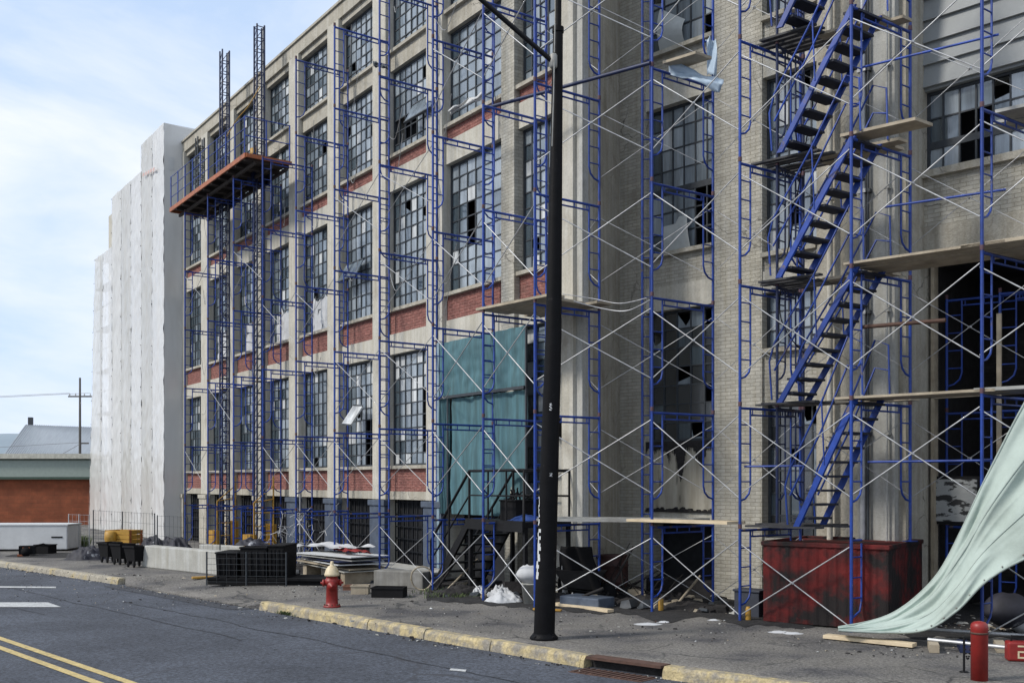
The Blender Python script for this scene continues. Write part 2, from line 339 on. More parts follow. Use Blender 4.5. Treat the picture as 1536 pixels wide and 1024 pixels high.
patchm = mat('asphalt_patch', (.040, .043, .052), .9, var=.25, scale=1.2, bump=.5, bscale=90, grain=.6)
def rpatch(u0, u1, v0, v1, seed):
    P = []
    for i in range(40):
        a = 2*math.pi*i/40; cu, cv = math.cos(a), math.sin(a); q = max(abs(cu), abs(cv))**-.8*(1+.10*noise.noise(Vector((cu*2, cv*2, seed))))
        P.append(KP((u0+u1)/2+(u1-u0)/2*cu*q, 0, 0)+KV*((v0+v1)/2+(v1-v0)/2*cv*q))
    m = MB(); m.add([Vector((p.x, p.y, ZR+.002)) for p in P], [tuple(range(40))]); struct('road_patch', m, patchm)
rpatch(-6.2, -.2, -.42, -.02, 1)
for k, (u0, u1, v) in enumerate(((-18, -2, -3.1), (-3, 9, -1.25), (-9, 3, -2.0))):
    m = MB(); P = []
    for i in range(81):
        u = u0+(u1-u0)*i/80; q = v+.12*noise.noise(Vector((u*.7, k, 0)))+.03*noise.noise(Vector((u*4, k, 3))); w_ = .012+.01*noise.noise(Vector((u*5, k, 6)))
        P += [K0+KU*u+KV*(q-w_)+Vector((0, 0, ZR+.003)), K0+KU*u+KV*(q+w_)+Vector((0, 0, ZR+.003))]
    m.add(P, [(2*i, 2*i+2, 2*i+3, 2*i+1) for i in range(80)]); struct('sealed_crack', m, patchm)
# ------------------------------------------------------------ building frames
EX = Vector((.58, -.815, 0)).normalized(); EY = Vector((.815, .58, 0)).normalized(); RZL = math.atan2(EX.y, EX.x)
P0 = Vector((-1.515, 22.73, 0))
def LP(x, y, z=0): return P0+EX*x+EY*y+Vector((0, 0, z))
FX = Vector((.704, -.71, 0)).normalized(); FY = Vector((.71, .704, 0)).normalized(); RZR = math.atan2(FX.y, FX.x)
Yr = F*H/(.098*1650); Q0 = Vector(((930-CX)/F*Yr, Yr, 0))
def RP(x, y, z=0): return Q0+FX*x+FY*y+Vector((0, 0, z))
def solve(px, O, E, y0, EYv):      # distance along E (from O offset y0) seen at pixel column px
    A = O+EYv*y0; t = (px-CX)/F
    return (t*A.y-A.x)/(E.x-t*E.y)
def lx(px, y=0): return solve(px, P0, EX, y, EY)
def rx(px, y=0): return solve(px, Q0, FX, y, FY)

bld = thing('factory_building', 'long derelict brick and concrete factory with steel windows behind blue scaffolding', 'building', P0, RZL)
def part(name, mb, m, parent=bld, wing='L', bevel=0):
    if wing == 'L': return mb.build(name, m, parent, bevel=bevel)
    d = Matrix.Rotation(-RZL, 3, 'Z') @ (Q0-P0)
    return mb.build(name, m, parent, loc=d, rz=RZR-RZL, bevel=bevel)

def window(x0, x1, y, z0, z1, nc, nr, wing='L', broken=.05, pal=(5, 5, 2, .4), heavy=None, slant=0, seedw=0, mis=None):
    """steel window: frame part with pane sub-part"""
    rnd = random.Random(int(x0*97+z0*31+seedw))
    fr = MB(); pn = MB(); wd = x1-x0; ht = z1-z0; cw = wd/nc; rh = ht/nr
    t = .05
    fr.box(x0, x0+t, y-.03, y+.05, z0, z1); fr.box(x1-t, x1, y-.03, y+.05, z0, z1)
    fr.box(x0+t, x1-t, y-.028, y+.048, z0, z0+t); fr.box(x0+t, x1-t, y-.028, y+.048, z1-t, z1)
    for i in range(1, nc): fr.box(x0+i*cw-.014, x0+i*cw+.014, y-.02, y+.02, z0+t, z1-t)
    for j in range(1, nr):
        th = .06 if heavy and j in heavy else .013
        fr.box(x0+t, x1-t, y-.024 if th > .02 else y-.016, y+.026 if th > .02 else y+.016, z0+j*rh-th, z0+j*rh+th)
    fo = part('window', fr, steel_dark, wing=wing)
    tot = sum(pal)
    for j in range(nr):
        for i in range(nc):
            a, b = x0+i*cw, x0+(i+1)*cw; c, d = z0+j*rh, z0+(j+1)*rh
            if mis and mis(i/nc, j/nr): continue
            if rnd.random() < broken:
                if rnd.random() < .5: continue
                # jagged remnant
                k = rnd.random(); mi_ = 1
                pts = [(a, c), (b, c), (b, c+rh*rnd.uniform(.1, .6)), (a+cw*k, c+rh*rnd.uniform(.1, .3)), (a, c+rh*rnd.uniform(.2, .9))]
                pn.add([(p[0], y, p[1]) for p in pts], [tuple(range(5))], mi_); continue
            q = rnd.random()*tot; mi_ = 0; 
            while q > pal[mi_] and mi_ < len(pal)-1: q -= pal[mi_]; mi_ += 1
            if i == 0 and rnd.random() < .55 and mi_ < 2: mi_ = 2  # darker glass in the first column imitates the reveal's reflection
            tl = rnd.uniform(-.009, .009); tl2 = rnd.uniform(-.006, .006)
            pn.add([(a, y+tl, c), (b, y-tl, c), (b, y-tl+tl2, d), (a, y+tl+tl2, d)], [(0, 1, 2, 3)], mi_)
    if pn.f:
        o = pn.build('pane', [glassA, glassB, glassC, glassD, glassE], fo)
    return fo

grille_m = mat('dark_grille_steel', (.012, .014, .018), .7, var=.4, spec=.2)  # near-black steel for the basement bars
# ---- left wing
PITCH = 2.67; OPW = 1.98; ZTOP = 15.1
rows = [(12.88, 14.55), (10.28, 12.4), (6.48, 9.4), (2.61, 5.36)]
bays = []                     # (x0, x1) openings, near (+x) to far
bays.append((2.83, 4.2)); bays.append((0.02, 2.37))
for k in range(1, 13): bays.append((-k*PITCH, -k*PITCH+OPW))
REC = .16
ends = [(4.2, 5.12)]
pil = [(2.37, 2.83)]+[(-k*PITCH+OPW, 0.02 if k == 1 else -(k-1)*PITCH) for k in range(1, 13)]
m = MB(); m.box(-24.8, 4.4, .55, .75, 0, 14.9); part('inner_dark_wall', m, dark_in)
m = MB(); m.box(-24.8, 3.5, .75, 9, 0, 14.95); part('rear_mass', m, concrete_grey)
m = MB(); m.box(-24.8, 4.7, -.08, .5, 14.72, ZTOP); m.box(-24.8, 4.71, -.13, .52, ZTOP, ZTOP+.07); part('parapet', m, concrete)
for i, (a, b) in enumerate(pil):
    m = MB()
    mt = concrete_pale
    if i == 0: mt = tan_brick
    # slightly irregular front: stack of blocks with tiny offsets
    z = 1.78
    m.box(a, b, -.10, .5, z, 14.72)
    m.box(a, b, -.02, .5, 0, 1.78)
    part('pilaster', m, mt)
    if i >= 1:
        m = MB(); m.box(a-.05, b+.05, -.16, -.022, 0, 1.62); m.box(a-.09, b+.09, -.2, -.02, 1.62, 1.76)
        part('pilaster_base', m, blue_base if 1 <= i <= 4 else concrete, bevel=.012)
# end pilasters in steps
m = MB(); m.box(4.2, 4.62, -.12, .5, 0, 14.72); part('pilaster', m, concrete_pale)
m = MB(); m.box(4.62, 4.95, -.28, .2, 0, 14.72); part('pilaster', m, concrete_pale)
m = MB(); m.box(4.95, 5.13, -.2, -.05, 0, 14.72); part('pilaster', m, concrete_grey)
m = MB()
a_, b_ = Vector((5.131, -.18)), Matrix.Rotation(-RZL, 3, 'Z') @ (Q0-P0)
m.add([(5.131, -.18, 0), (b_.x, b_.y, 0), (b_.x, b_.y, 15.1), (5.131, -.18, 15.1)], [(0, 1, 2, 3)])
part('return_wall', m, concrete)
for i, (a, b) in enumerate(bays):
    if i > 9: 
        continue
    # spandrels
    def sp(z0, z1, mtl, y0=.02, nm='spandrel'):
        m = MB(); m.box(a, b, y0, .5, z0, z1); return part(nm, m, mtl)
    sp(14.55, 14.72, concrete, .0, 'lintel')
    sp(12.4, 12.80, concrete, .03); m = MB(); m.box(a-.0, b, -.06, .4, 12.80, 12.88); part('sill', m, concrete)
    sp(9.4, 9.92, concrete_pale, .0, 'lintel'); sp(9.92, 10.2, red_brick, .035, 'brick_panel'); m = MB(); m.box(a, b, -.07, .4, 10.2, 10.28); part('sill', m, concrete)
    sp(5.36, 5.86, concrete_pale, .0, 'lintel'); sp(5.86, 6.4, red_brick, .035, 'brick_panel'); m = MB(); m.box(a, b, -.07, .4, 6.4, 6.48); part('sill', m, concrete)
    if i >= 2:
        sp(1.78, 1.98, concrete, .0, 'lintel'); sp(1.98, 2.53, red_brick, .035, 'brick_panel'); m = MB(); m.box(a, b, -.07, .4, 2.53, 2.61); part('sill', m, concrete)
        m = MB()
        n_ = 9
        for q in range(n_+1): m.box(a+(b-a)*q/n_-.012, a+(b-a)*q/n_+.012, .17, .2, 0, 1.78)
        for q in range(6): m.box(a+.02, b-.02, .168, .198, .2+q*.3, .225+q*.3)
        m.box(a, b, .24, .26, 0, 1.78, 1)
        part('basement_grille', m, [grille_m, dark_in])
    for r, (z0, z1) in enumerate(rows):
        if r == 3 and i < 2:
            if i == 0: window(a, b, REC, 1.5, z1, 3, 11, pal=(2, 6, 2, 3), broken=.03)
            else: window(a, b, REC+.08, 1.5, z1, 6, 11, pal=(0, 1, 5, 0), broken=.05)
            continue
        nc = 7 if i != 0 else 5
        nr = {0: 6, 1: 7, 2: 9, 3: 9}[r]
        br = {0: .004, 1: .012, 2: .012, 3: .02}[r]
        pal = {0: (6, 6, .8, .2), 1: (6, 6, 1, .3), 2: (6, 6, 1, .8), 3: (5, 5, 1.2, 2.5)}[r]
        mis = None
        if i == 3 and r == 3: mis = lambda u, v: u > .45 and v < .42
        if i == 2 and r == 3: mis = lambda u, v: u > .6 and .05 < v < .58
        if i == 4 and r == 1: mis = lambda u, v: u > .5 and .45 < v < .7
        if i == 2 and r == 1: mis = lambda u, v: u < .5 and .12 < v < .3
        if i == 1 and r == 2: mis = lambda u, v: (.2 < u < .4 and v < .6 and v > .3)
        if i == 5 and r == 2: mis = lambda u, v: u > .6 and .25 < v < .62
        if i >= 4: pal = (1.5, 5, 5, .6)
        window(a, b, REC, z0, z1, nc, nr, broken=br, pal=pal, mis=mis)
# hanging broken casements
m = MB(); Mx = Matrix.Translation((-4.2, -.1, 4.15)) @ Matrix.Rotation(R(-32), 4, 'X') @ Matrix.Rotation(R(6), 4, 'Y')
m.box(-.3, .3, -.02, .02, -.55, .05, 0, Mx); m.box(-.32, .32, -.03, -.021, .03, .07, 1, Mx); m.box(-.32, .32, -.03, -.021, -.57, -.53, 1, Mx)
part('open_casement', m, [glassD, steel_dark])
for (x, z, s) in ((-4.6, 8.0, .5), (-.9, 11.2, .6)):
    m = MB(); Mx = Matrix.Translation((x, .02, z)) @ Matrix.Rotation(R(-28), 4, 'X')
    m.box(-s, s, -.015, .015, -.5, 0, 0, Mx); m.box(-s, s, -.03, .03, -.53, -.49, 1, Mx); m.box(-s, s, -.03, .03, 0, .04, 1, Mx)
    part('open_casement', m, [glassB, steel_dark])
# wall box
m = MB(); m.box(4.32, 4.50, -.26, -.125, 3.05, 3.42); part('meter_box', m, black_steel)
# white papers behind the lower glass of second storey
for k in (3, 4, 5, 6):
    x = -k*PITCH+.5; m = MB()
    m.grid(lambda u, v: Vector((x+u*1.25, .13+.05*noise.noise(Vector((u*4, v*4, k))), 6.5+v*(.9+.25*noise.noise(Vector((u*5, 0, k)))))), 10, 6); part('torn_sheet', m, white_cloth)

# ---- right wing
WR = 'R'
def rbox(name, px0, px1, y0, y1, z0, z1, mtl, bevel=0, yy=0):
    m = MB(); m.box(rx(px0, yy), rx(px1, yy), y0, y1, z0, z1); return part(name, m, mtl, wing=WR, bevel=bevel)
xa, xb, xc, xd = rx(930), rx(968), rx(1070), rx(1143)
xe, xf, xg = rx(1226), rx(1346), rx(1660)
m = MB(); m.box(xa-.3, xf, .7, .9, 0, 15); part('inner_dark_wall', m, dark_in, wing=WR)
m = MB(); m.box(xa, xf-.2, .9, 8, 0, 15.05); part('rear_mass', m, concrete_grey, wing=WR)
for a, b, nm in ((xa, xb, 0), (xc, xd, 1)):
    m = MB(); m.box(a, b, 0, .6, 0, 15.1); part('brick_pier', m, tan_brick, wing=WR)
def rwin(a, b, segs):
    for sg in segs:
        z0, z1, kind = sg[:3]
        m = MB()
        if kind == 'brick': m.box(a, b, .05, .6, z0, z1); part('brick_panel', m, tan_brick, wing=WR)
        elif kind == 'conc': m.box(a, b, .02, .6, z0, z1); part('spandrel', m, concrete_pale, wing=WR)
        elif kind == 'sill': m.box(a+.003, b-.003, -.07, .6, z0, z1); part('sill', m, concrete, wing=WR)
        elif kind == 'char': m.box(a, b, .03, .6, z0, z1); part('charred_panel', m, sg[3], wing=WR)
charpan = mat('smoke_stained_panel', (.42, .39, .32), .9, var=.12, scale=3, streak=.3, bump=.3, stain=(.03, .025, .02), stain_pos=(.57, .68), stain_scale=1.6, stretch=(3, 3, .8))
rwin(xb, xc, [(0, .3, 'char', char), (1.45, 1.62, 'conc'), (1.62, 3.0, 'char', charpan), (5.57, 6.05, 'conc'), (6.05, 6.62, 'brick'), (6.62, 6.7, 'sill'),
              (9.58, 10.1, 'conc'), (10.1, 10.58, 'brick'), (10.58, 10.66, 'sill'), (12.6, 15.1, 'conc')])
rwin(xd, xe, [(0, 1.2, 'brick'), (3.62, 4.52, 'brick'), (4.52, 4.6, 'sill'), (5.62, 6.0, 'conc'), (6.0, 6.25, 'brick'), (6.25, 6.33, 'sill'), (9.5, 9.95, 'conc'), (9.95, 10.5, 'brick'), (10.5, 10.58, 'sill'), (12.6, 15.1, 'conc')])
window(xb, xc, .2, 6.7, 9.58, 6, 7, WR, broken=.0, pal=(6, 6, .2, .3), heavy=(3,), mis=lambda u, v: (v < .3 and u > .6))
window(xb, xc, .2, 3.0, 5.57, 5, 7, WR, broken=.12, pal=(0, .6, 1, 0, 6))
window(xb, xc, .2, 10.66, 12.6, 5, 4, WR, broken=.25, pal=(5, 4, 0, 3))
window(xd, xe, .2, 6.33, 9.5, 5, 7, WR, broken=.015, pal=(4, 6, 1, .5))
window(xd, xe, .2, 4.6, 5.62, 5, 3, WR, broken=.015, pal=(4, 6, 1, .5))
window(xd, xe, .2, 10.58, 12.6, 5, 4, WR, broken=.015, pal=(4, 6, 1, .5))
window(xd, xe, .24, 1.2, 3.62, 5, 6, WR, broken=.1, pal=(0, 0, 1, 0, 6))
# jagged charred sill and falling board inside broken window
m = MB()
for i in range(90):
    a = xb+(xc-xb)*i/90; m.box(a, a+(xc-xb)/90*1.0, -.02+.02*noise.noise(Vector((i*.3, 2, 1))), .3, 1.62, 1.64+.13*abs(noise.noise(Vector((i*.11, 0, 5))))+.04*random.random())
part('charred_debris', m, char, wing=WR)
m = MB()
for i in range(90):
    a = xb+(xc-xb)*i/90; dd = .12+.75*max(0, noise.noise(Vector((i*.075, 3, 2)))+.12)*(1.3 if .3 < i/90 < .85 else .6)+.1*random.random()**3
    m.add([(a, .012, 3.0-dd), (a+(xc-xb)/90, .012, 3.0-dd+random.uniform(-.03, .03)), (a+(xc-xb)/90, .012, 3.0), (a, .012, 3.0)], [(0, 1, 2, 3)])
part('scorched_fringe', m, char, wing=WR)
m = MB(); m.grid(lambda u, v: Vector((xb+.32+u*.72-.12*v*(u-.3), .12-.16*v*(1-v)-.05*u, 6.70+v*(.55+.3*noise.noise(Vector((u*6, 1, 4)))+.12*(u > .5)))), 6, 6); part('fallen_panel', m, mat('pale_hung_board', (.42, .44, .43), .7, var=.12), wing=WR)
m = MB(); m.grid(lambda u, v: Vector((xb+.3+u*.6, .1-.12*math.sin(v*3), 10.66+v*(.9-.4*u+.2*noise.noise(Vector((u*6, 2, 4)))))), 6, 6); part('fallen_panel', m, MATS['pale_hung_board'], wing=WR)
# wide concrete pier and pipes
m = MB(); m.box(xe, rx(1290), -.03, .7, 0, 15.1); part('concrete_pier', m, concrete, wing=WR)
m = MB(); m.box(rx(1290), xf, -.10, .7, 0, 15.1); part('concrete_pier', m, concrete_grey, wing=WR)
for px, r, mt in ((1252, .05, concrete_pale), (1301, .055, galv), (1309, .022, steel_dark), (1362-25, .02, concrete_grey)):
    m = MB(); x = rx(px); m.tube([(x, -.17, .1), (x, -.17, 15)], r, 10)
    for z in range(1, 15, 2): m.box(x-r-.02, x+r+.02, -.17-r-.005, -.1, z-.03, z+.03)
    part('downpipe', m, mt, wing=WR)
# small patch plates, cracks
# recessed loading bay
RB = .75
m = MB(); m.box(xf-.001, xf+.12, RB-.7, RB+.6, 0, 15.1); part('return_wall', m, concrete, wing=WR)
x0 = xf+.12
m = MB(); m.box(x0, xg, RB+.02, RB+.3, 8.73, 15.1)
for k in range(17):
    z_ = 8.78+k*.37; m.add([(x0, RB-.05, z_), (xg, RB-.05, z_), (xg, RB+.01, z_+.37), (x0, RB+.01, z_+.37), (x0, RB+.015, z_), (xg, RB+.015, z_)], [(0, 1, 2, 3), (0, 4, 5, 1)])
part('siding_panel', m, siding, wing=WR)
m = MB(); m.box(x0, xg, RB-.10, RB+.5, 7.26, 7.38); part('sill', m, concrete, wing=WR)
m = MB(); m.box(x0, xg, RB, RB+.5, 6.45, 7.26); part('brick_panel', m, tan_brick, wing=WR)
m = MB(); m.box(x0, xg, RB-.04, RB+.5, 5.95, 6.45); part('lintel', m, concrete, wing=WR)
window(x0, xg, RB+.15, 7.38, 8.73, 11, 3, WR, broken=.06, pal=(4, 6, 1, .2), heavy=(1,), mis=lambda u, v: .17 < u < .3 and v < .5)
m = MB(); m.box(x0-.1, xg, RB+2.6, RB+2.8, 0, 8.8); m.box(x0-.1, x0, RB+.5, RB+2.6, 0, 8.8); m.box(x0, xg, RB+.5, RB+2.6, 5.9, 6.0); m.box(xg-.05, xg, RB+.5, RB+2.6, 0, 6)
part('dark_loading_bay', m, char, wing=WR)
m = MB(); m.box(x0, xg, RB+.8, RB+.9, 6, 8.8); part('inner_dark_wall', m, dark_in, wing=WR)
m = MB(); m.box(xf+.1, xg, RB+.92, 8, 8.9, 15.05); part('rear_mass', m, concrete_grey, wing=WR)
# peeling notice board inside the bay
pb = mat('peeling_white_board', (.38, .39, .38), .8, var=.2, scale=3, stain=(.03, .03, .03), stain_pos=(.5, .54), stain_scale=3, stretch=(1, 1, 2.2))
m = MB(); a = rx(1404, 1.0); b = rx(1466, 1.0); m.box(a, b, .97, 1.0, 1.55, 2.25, 0); m.box(a-.05, b+.05, 1.0, 1.04, 1.5, 2.3, 1)
part('notice_board', m, [pb, black_steel], wing=WR)
m = MB(); m.box(rx(1396, .9), rx(1396, .9)+.06, .9, 1.05, 0, 6); m.box(rx(1396, .9), xg, .9, 1.0, 3.6, 3.72); m.box(rx(1496, .9), rx(1496, .9)+.07, .86, .9, 2.4, 4.9)
part('timber_framing', m, wood, wing=WR)

# ------------------------------------------------------------ scaffolding
def frame_mesh(h, w=1.46):
    mb = MB(); r = .024; r2 = .016; g = .24
    for x in (0, w): mb.tube([(x, 0, 0), (x, 0, h)], r, 8)
    mb.tube([(0, 0, h-.06), (w, 0, h-.06)], r*.95, 6); mb.tube([(g, 0, h-.16), (w-g, 0, h-.16)], r2, 6)
    for k in range(1, 5): mb.tube([(w*k/5, 0, h-.06), (w*k/5, 0, h-.16)], r2*.8, 4)
    lo = max(.28, h-1.5)
    for sx_, x in ((1, 0), (-1, w)):
        xi = x+sx_*g
        pts = [(xi, 0, h-.06), (xi, 0, lo+.2)]+[(x+sx_*g*math.cos(a), 0, lo+.2-.22*math.sin(a)) for a in (R(30), R(60), R(85))]+[(x, 0, lo-.02)]
        mb.tube(pts, r2*1.05, 6)
        z = lo+.28
        while z < h-.25: mb.tube([(x, 0, z), (xi, 0, z)], r2*.75, 5); z += .3
    for x in (0, w): mb.tube([(x, 0, h-.03), (x, 0, h+.04)], .03, 8, 1)
    return mb
TIER = [0, 1.5, 3.43, 5.36, 7.29, 9.22, 11.15, 13.08, 15.01]
first = {}
def brace(p, q, z0, z1, parent, r=.0105):
    mb = MB(); z0 += random.uniform(-.05, .05); z1 += random.uniform(-.04, .04)
    mb.tube([p+Vector((0, 0, z1)), q+Vector((0, 0, z0))], r, 5); mb.tube([p+Vector((0, 0, z0)), q+Vector((0, 0, z1))], r, 5)
    c = (p+q)/2+Vector((0, 0, (z0+z1)/2)); mb.tube([c+Vector((-.02, -.03, 0)), c+Vector((.02, .03, 0))], .02, 6)
    return mb.build('cross_brace', galv, parent)
GL = 'blue scaffold towers along the far facade'
def tower(pos, rz, tiers, label, nxt=None, group='blue scaffold towers along the facade', skipb=(), inner_base=0, bracew=(0, 1.46), btiers=None, w=1.46, tmin=0):
    t = thing('scaffold_tower', label, 'scaffold', pos, rz, group)
    for k in range(tmin, tiers):
        h = TIER[k+1]-TIER[k]; key = (round(h, 2), w)
        if key not in first:
            o = frame_mesh(h, w).build('end_frame', [blue, joint], t, loc=(0, 0, TIER[k])); first[key] = o
        else: pcopy(first[key], t, (0, 0, TIER[k]))
    if tmin == 0:
        m = MB()
        for x in (0, w): m.box(x-.08, x+.08, -.08, .08, .0, .015); m.tube([(x, 0, 0), (x, 0, .3)], .016, 8)
        m.build('base_plate', galv, t)
    if nxt is not None:
        Mi = Matrix.Rotation(-rz, 3, 'Z')
        d = Mi @ (Vector(nxt)-Vector(pos))
        for k in range(tmin, tiers):
            if k in skipb: continue
            if btiers and k not in btiers: continue
            h = TIER[k+1]-TIER[k]
            for x in bracew:
                brace(Vector((x, .03, 0)), Vector((x, .03, 0))+d, TIER[k]+max(.1, h-1.45), TIER[k+1]-.22, t, (.0105 if group != GL else .0075) if x == bracew[0] else .0065)
    return t
RZF = math.atan2(.575, .82)
O0 = Vector((-1.59, 20.1, 0)); UL = -EX
lpos = [O0+UL*(2.27*k) for k in range(8)]
lrz = math.atan2(EY.y, EY.x)
lab = ['blue scaffold tower at the near end of the long facade, left of the teal netting',
       'blue scaffold tower before the pilaster behind the red hydrant side of the facade',
       'third blue scaffold tower left of the teal netting, over the flat stacked sheets',
       'blue scaffold tower with its top below the parapet, right of the orange platform',
       'blue scaffold tower standing at the right end of the orange platform',
       'blue scaffold tower rising under the middle of the orange platform',
       'blue scaffold tower second from the white wrapped section',
       'blue scaffold tower nearest the white wrapped section, in its shade']
tiersL = [8, 8, 7, 7, 6, 6, 6, 6]
lt = []
for k, p in enumerate(lpos):
    nx = lpos[k-1] if k else None
    bt = {0: None, 1: (0, 1, 2, 3, 4), 2: (0, 1, 2, 4), 3: (0, 1, 3), 4: (1, 3), 5: (4,), 6: (2,), 7: (1, 4)}[k]
    lt.append(tower(p, lrz, tiersL[k], lab[k], nx, btiers=bt, bracew=(0,), group=GL))
def rpos(px): 
    d = 164+.0976*(px-649); Y = F*H/d; return Vector(((px-CX)/F*Y, Y, 0))
RPX = [725, 812, 978, 1110, 1277, 1473, 1700]
rp_ = [rpos(p) for p in RPX]; rp_[0] = Vector((-.53, 18.5, 0)); rp_[1] = Vector((.40, 17.45, 0))
rlab = ['blue scaffold tower rising in front of the teal netting',
        'blue scaffold tower partly hidden behind the leaning black lamp post',
        'blue scaffold tower before the sooty window between the two brick piers',
        'blue scaffold tower on the left side of the zigzag stairs',
        'blue scaffold tower on the right side of the stairs, one leg before the red bin',
        'blue scaffold tower before the dark loading bay, behind the pale green tarpaulin',
        'blue scaffold tower out at the right edge holding up the green tarpaulin']
rt = []
for k, p in enumerate(rp_):
    nx = rp_[k+1] if k < len(rp_)-1 else None
    if k == 4:
        t = tower(p, RZF, 7, rlab[k], nx, tmin=1)
        m = MB(); m.tube([(0, 0, 0), (0, 0, 1.5)], .024, 8); m.tube([(.24, 0, 1.3), (.24, 0, .45), (.2, 0, .3), (0, 0, .2)], .016, 6)
        for z in (.5, .8, 1.1, 1.35): m.tube([(0, 0, z), (.24, 0, z)], .012, 5)
        m.tube([(0, 0, 1.35), (.24, 0, 1.35)], .018, 6); m.tube([(1.46, 0, 1.3), (1.46, 0, 1.5)], .024, 8); m.box(1.38, 1.54, -.08, .08, 1.285, 1.3)
        m.build('end_frame', [blue], t)
    else: t = tower(p, RZF, 7, rlab[k], nx, skipb=(4,) if k in (0,) else ())
    rt.append(t)
# first link between left and right groups
Mi = Matrix.Rotation(-lrz, 3, 'Z'); d = Mi @ (rp_[0]-lpos[0])
for k in (0, 1, 2, 3, 5): 
    h = TIER[k+1]-TIER[k]; brace(Vector((0, .03, 0)), Vector((0, .03, 0))+d, TIER[k]+max(.1, h-1.45), TIER[k+1]-.22, lt[0])
q_ = rp_[3]+Vector((.82, .575, 0)).normalized()*.02+(rp_[4]-rp_[3]).normalized()*.22
o = thing('scaffold_tower', 'narrow blue scaffold tower just inside the left legs of the stairs', 'scaffold', q_+Vector((.82, .575, 0)).normalized()*.55, RZF+.15, 'blue scaffold towers along the facade')
for k in range(1, 7):
    h = TIER[k+1]-TIER[k]; key = (round(h, 2), .8)
    if key not in first: first[key] = frame_mesh(h, .8).build('end_frame', [blue_dk, joint], o, loc=(0, 0, TIER[k]))
    else: pcopy(first[key], o, (0, 0, TIER[k]))
# extra standards beside the brick pier
for px, Yq, lb in ((963.5, 18.3, 'single blue scaffold pole beside the sooty window, against the brick pier'),):
    p = Vector(((px-CX)/F*Yq, Yq, 0)); m = MB(); m.tube([(0, 0, 0), (0, 0, 13)], .024, 8); m.tube([(.14, -.02, .4), (.14, -.02, 13)], .014, 6)
    for i in range(34): m.tube([(0, 0, .9+i*.36), (.14, -.02, .9+i*.36)], .01, 4)
    o = m.build('scaffold_pole', blue, loc=p); tag(o, lb, 'pole')
char_wall = mat('sooty_interior_brick', (.05, .045, .042), .95, var=.5, scale=1.5, brick=(.21, .068, .006, (.6, .6, .6)), stain=(.012, .011, .011), stain_pos=(.42, .6))
for px, lb in ((1420, 'blue scaffold tower standing deep inside the dark loading bay, left one'), (1500, 'blue scaffold tower standing deep inside the dark loading bay, right one')):
    p = RP(rx(px, 1.4), 1.4); tq = thing('scaffold_tower', lb, 'scaffold', p, RZR+.2, 'blue scaffold towers along the facade')
    for k in range(3):
        h = TIER[k+1]-TIER[k]; pcopy(first[(round(h, 2), 1.46)] if (round(h, 2), 1.46) in first else first[(round(h, 2), .8)], tq, (0, 0, TIER[k]))
m = MB(); m.box(rx(1400, 3.2), rx(1400, 3.2)+.35, RB+1.9, RB+2.2, 0, 5.9); m.box(x0, xg, RB+2.56, RB+2.595, 0, 5.9); part('inner_brick_wall', m, char_wall, wing=WR)
# guard rails / horizontal tubes on right part
def pipe(p, q, r, m_, label, cat='pipe', name='rail_tube', group=None):
    m = MB(); q = Vector(q); p = Vector(p); m.tube([Vector((0, 0, 0)), q-p], r, 8); o = m.build(name, m_, loc=p); return tag(o, label, cat, group)
fd = Vector((.82, .575, 0)).normalized()
def onl(px, off, z): 
    p = rpos(px)+fd*off; return Vector((p.x, p.y, z))
pipe(onl(728, -.04, 9.36), onl(978, -.04, 9.24), .035, blue_dk, 'dark rail tube running high behind the lamp post to the brick pier')
pipe(onl(1273, .3, 8.35), onl(1480, .3, 8.3), .018, blue, 'upper blue rail tube right of the stairs', group='blue rail tubes right of the stairs')
pipe(onl(1273, .3, 4.5), onl(1400, .3, 4.48), .03, rust, 'rusty rail tube crossing the stairs above the second landing')
pipe(onl(1283, .3, 2.5), onl(1473, .3, 2.5), .018, blue, 'blue rail tube just above the red bin', group='blue rail tubes right of the stairs')
pipe(onl(1110, .1, 2.45), onl(1200, .1, 2.45), .016, blue, 'short blue rail tube at the foot of the stairs', group='blue rail tubes right of the stairs')
pipe(onl(1290, .6, 6.3), onl(1473, .6, 6.25), .018, blue, 'blue rail tube under the siding and bay window', group='blue rail tubes right of the stairs')

slat_m = mat('dark_worn_slats', (.05, .05, .055), .7, var=.5, scale=4, metal=.2)
# decks
def deck(label, pA, pB, off0, off1, z, n=3, mt=wood, name='plank_deck', th=.045, ext=(.15, .15), group='plank decks on the scaffold', sag=0, seps=.01):
    A = Vector(pA); B = Vector(pB); u = (B-A).normalized(); L_ = (B-A).length
    ang = math.atan2(u.y, u.x); t = thing(name, label, 'scaffold deck', Vector((A.x, A.y, z)), ang, group)
    v = Matrix.Rotation(-ang, 3, 'Z') @ fd
    for i in range(n):
        a = off0+(off1-off0)*i/n+seps; b = off0+(off1-off0)*(i+1)/n-seps
        e0 = -ext[0]-random.uniform(-.1, .2); e1 = L_+ext[1]+random.uniform(-.1, .25); m = MB()
        j = random.uniform(-.006, .02)
        pts = [(e0+v.x*a, v.y*a), (e1+v.x*a, v.y*a), (e1+v.x*b, v.y*b), (e0+v.x*b, v.y*b)]
        m.add([(x, y, j) for x, y in pts]+[(x, y, th+j) for x, y in pts], [(0, 3, 2, 1), (4, 5, 6, 7), (0, 1, 5, 4), (1, 2, 6, 5), (2, 3, 7, 6), (3, 0, 4, 7)])
        m.build('plank', mt, t)
    if mt == alu:
        m = MB()
        for s_ in range(int(L_/.5)+1):
            x = s_*.5; m.box(x-.02, x+.02, 0, 0.001, 0, .001)
    return t
deck('aluminium and timber deck behind the lamp post at the second lift', rp_[0], rp_[1], -.05, 1.4, 5.38, 4, wood)
deck('long dark boards at knee level right of the lamp post', rp_[1], rp_[2], .15, 1.0, 1.52, 3, alu)
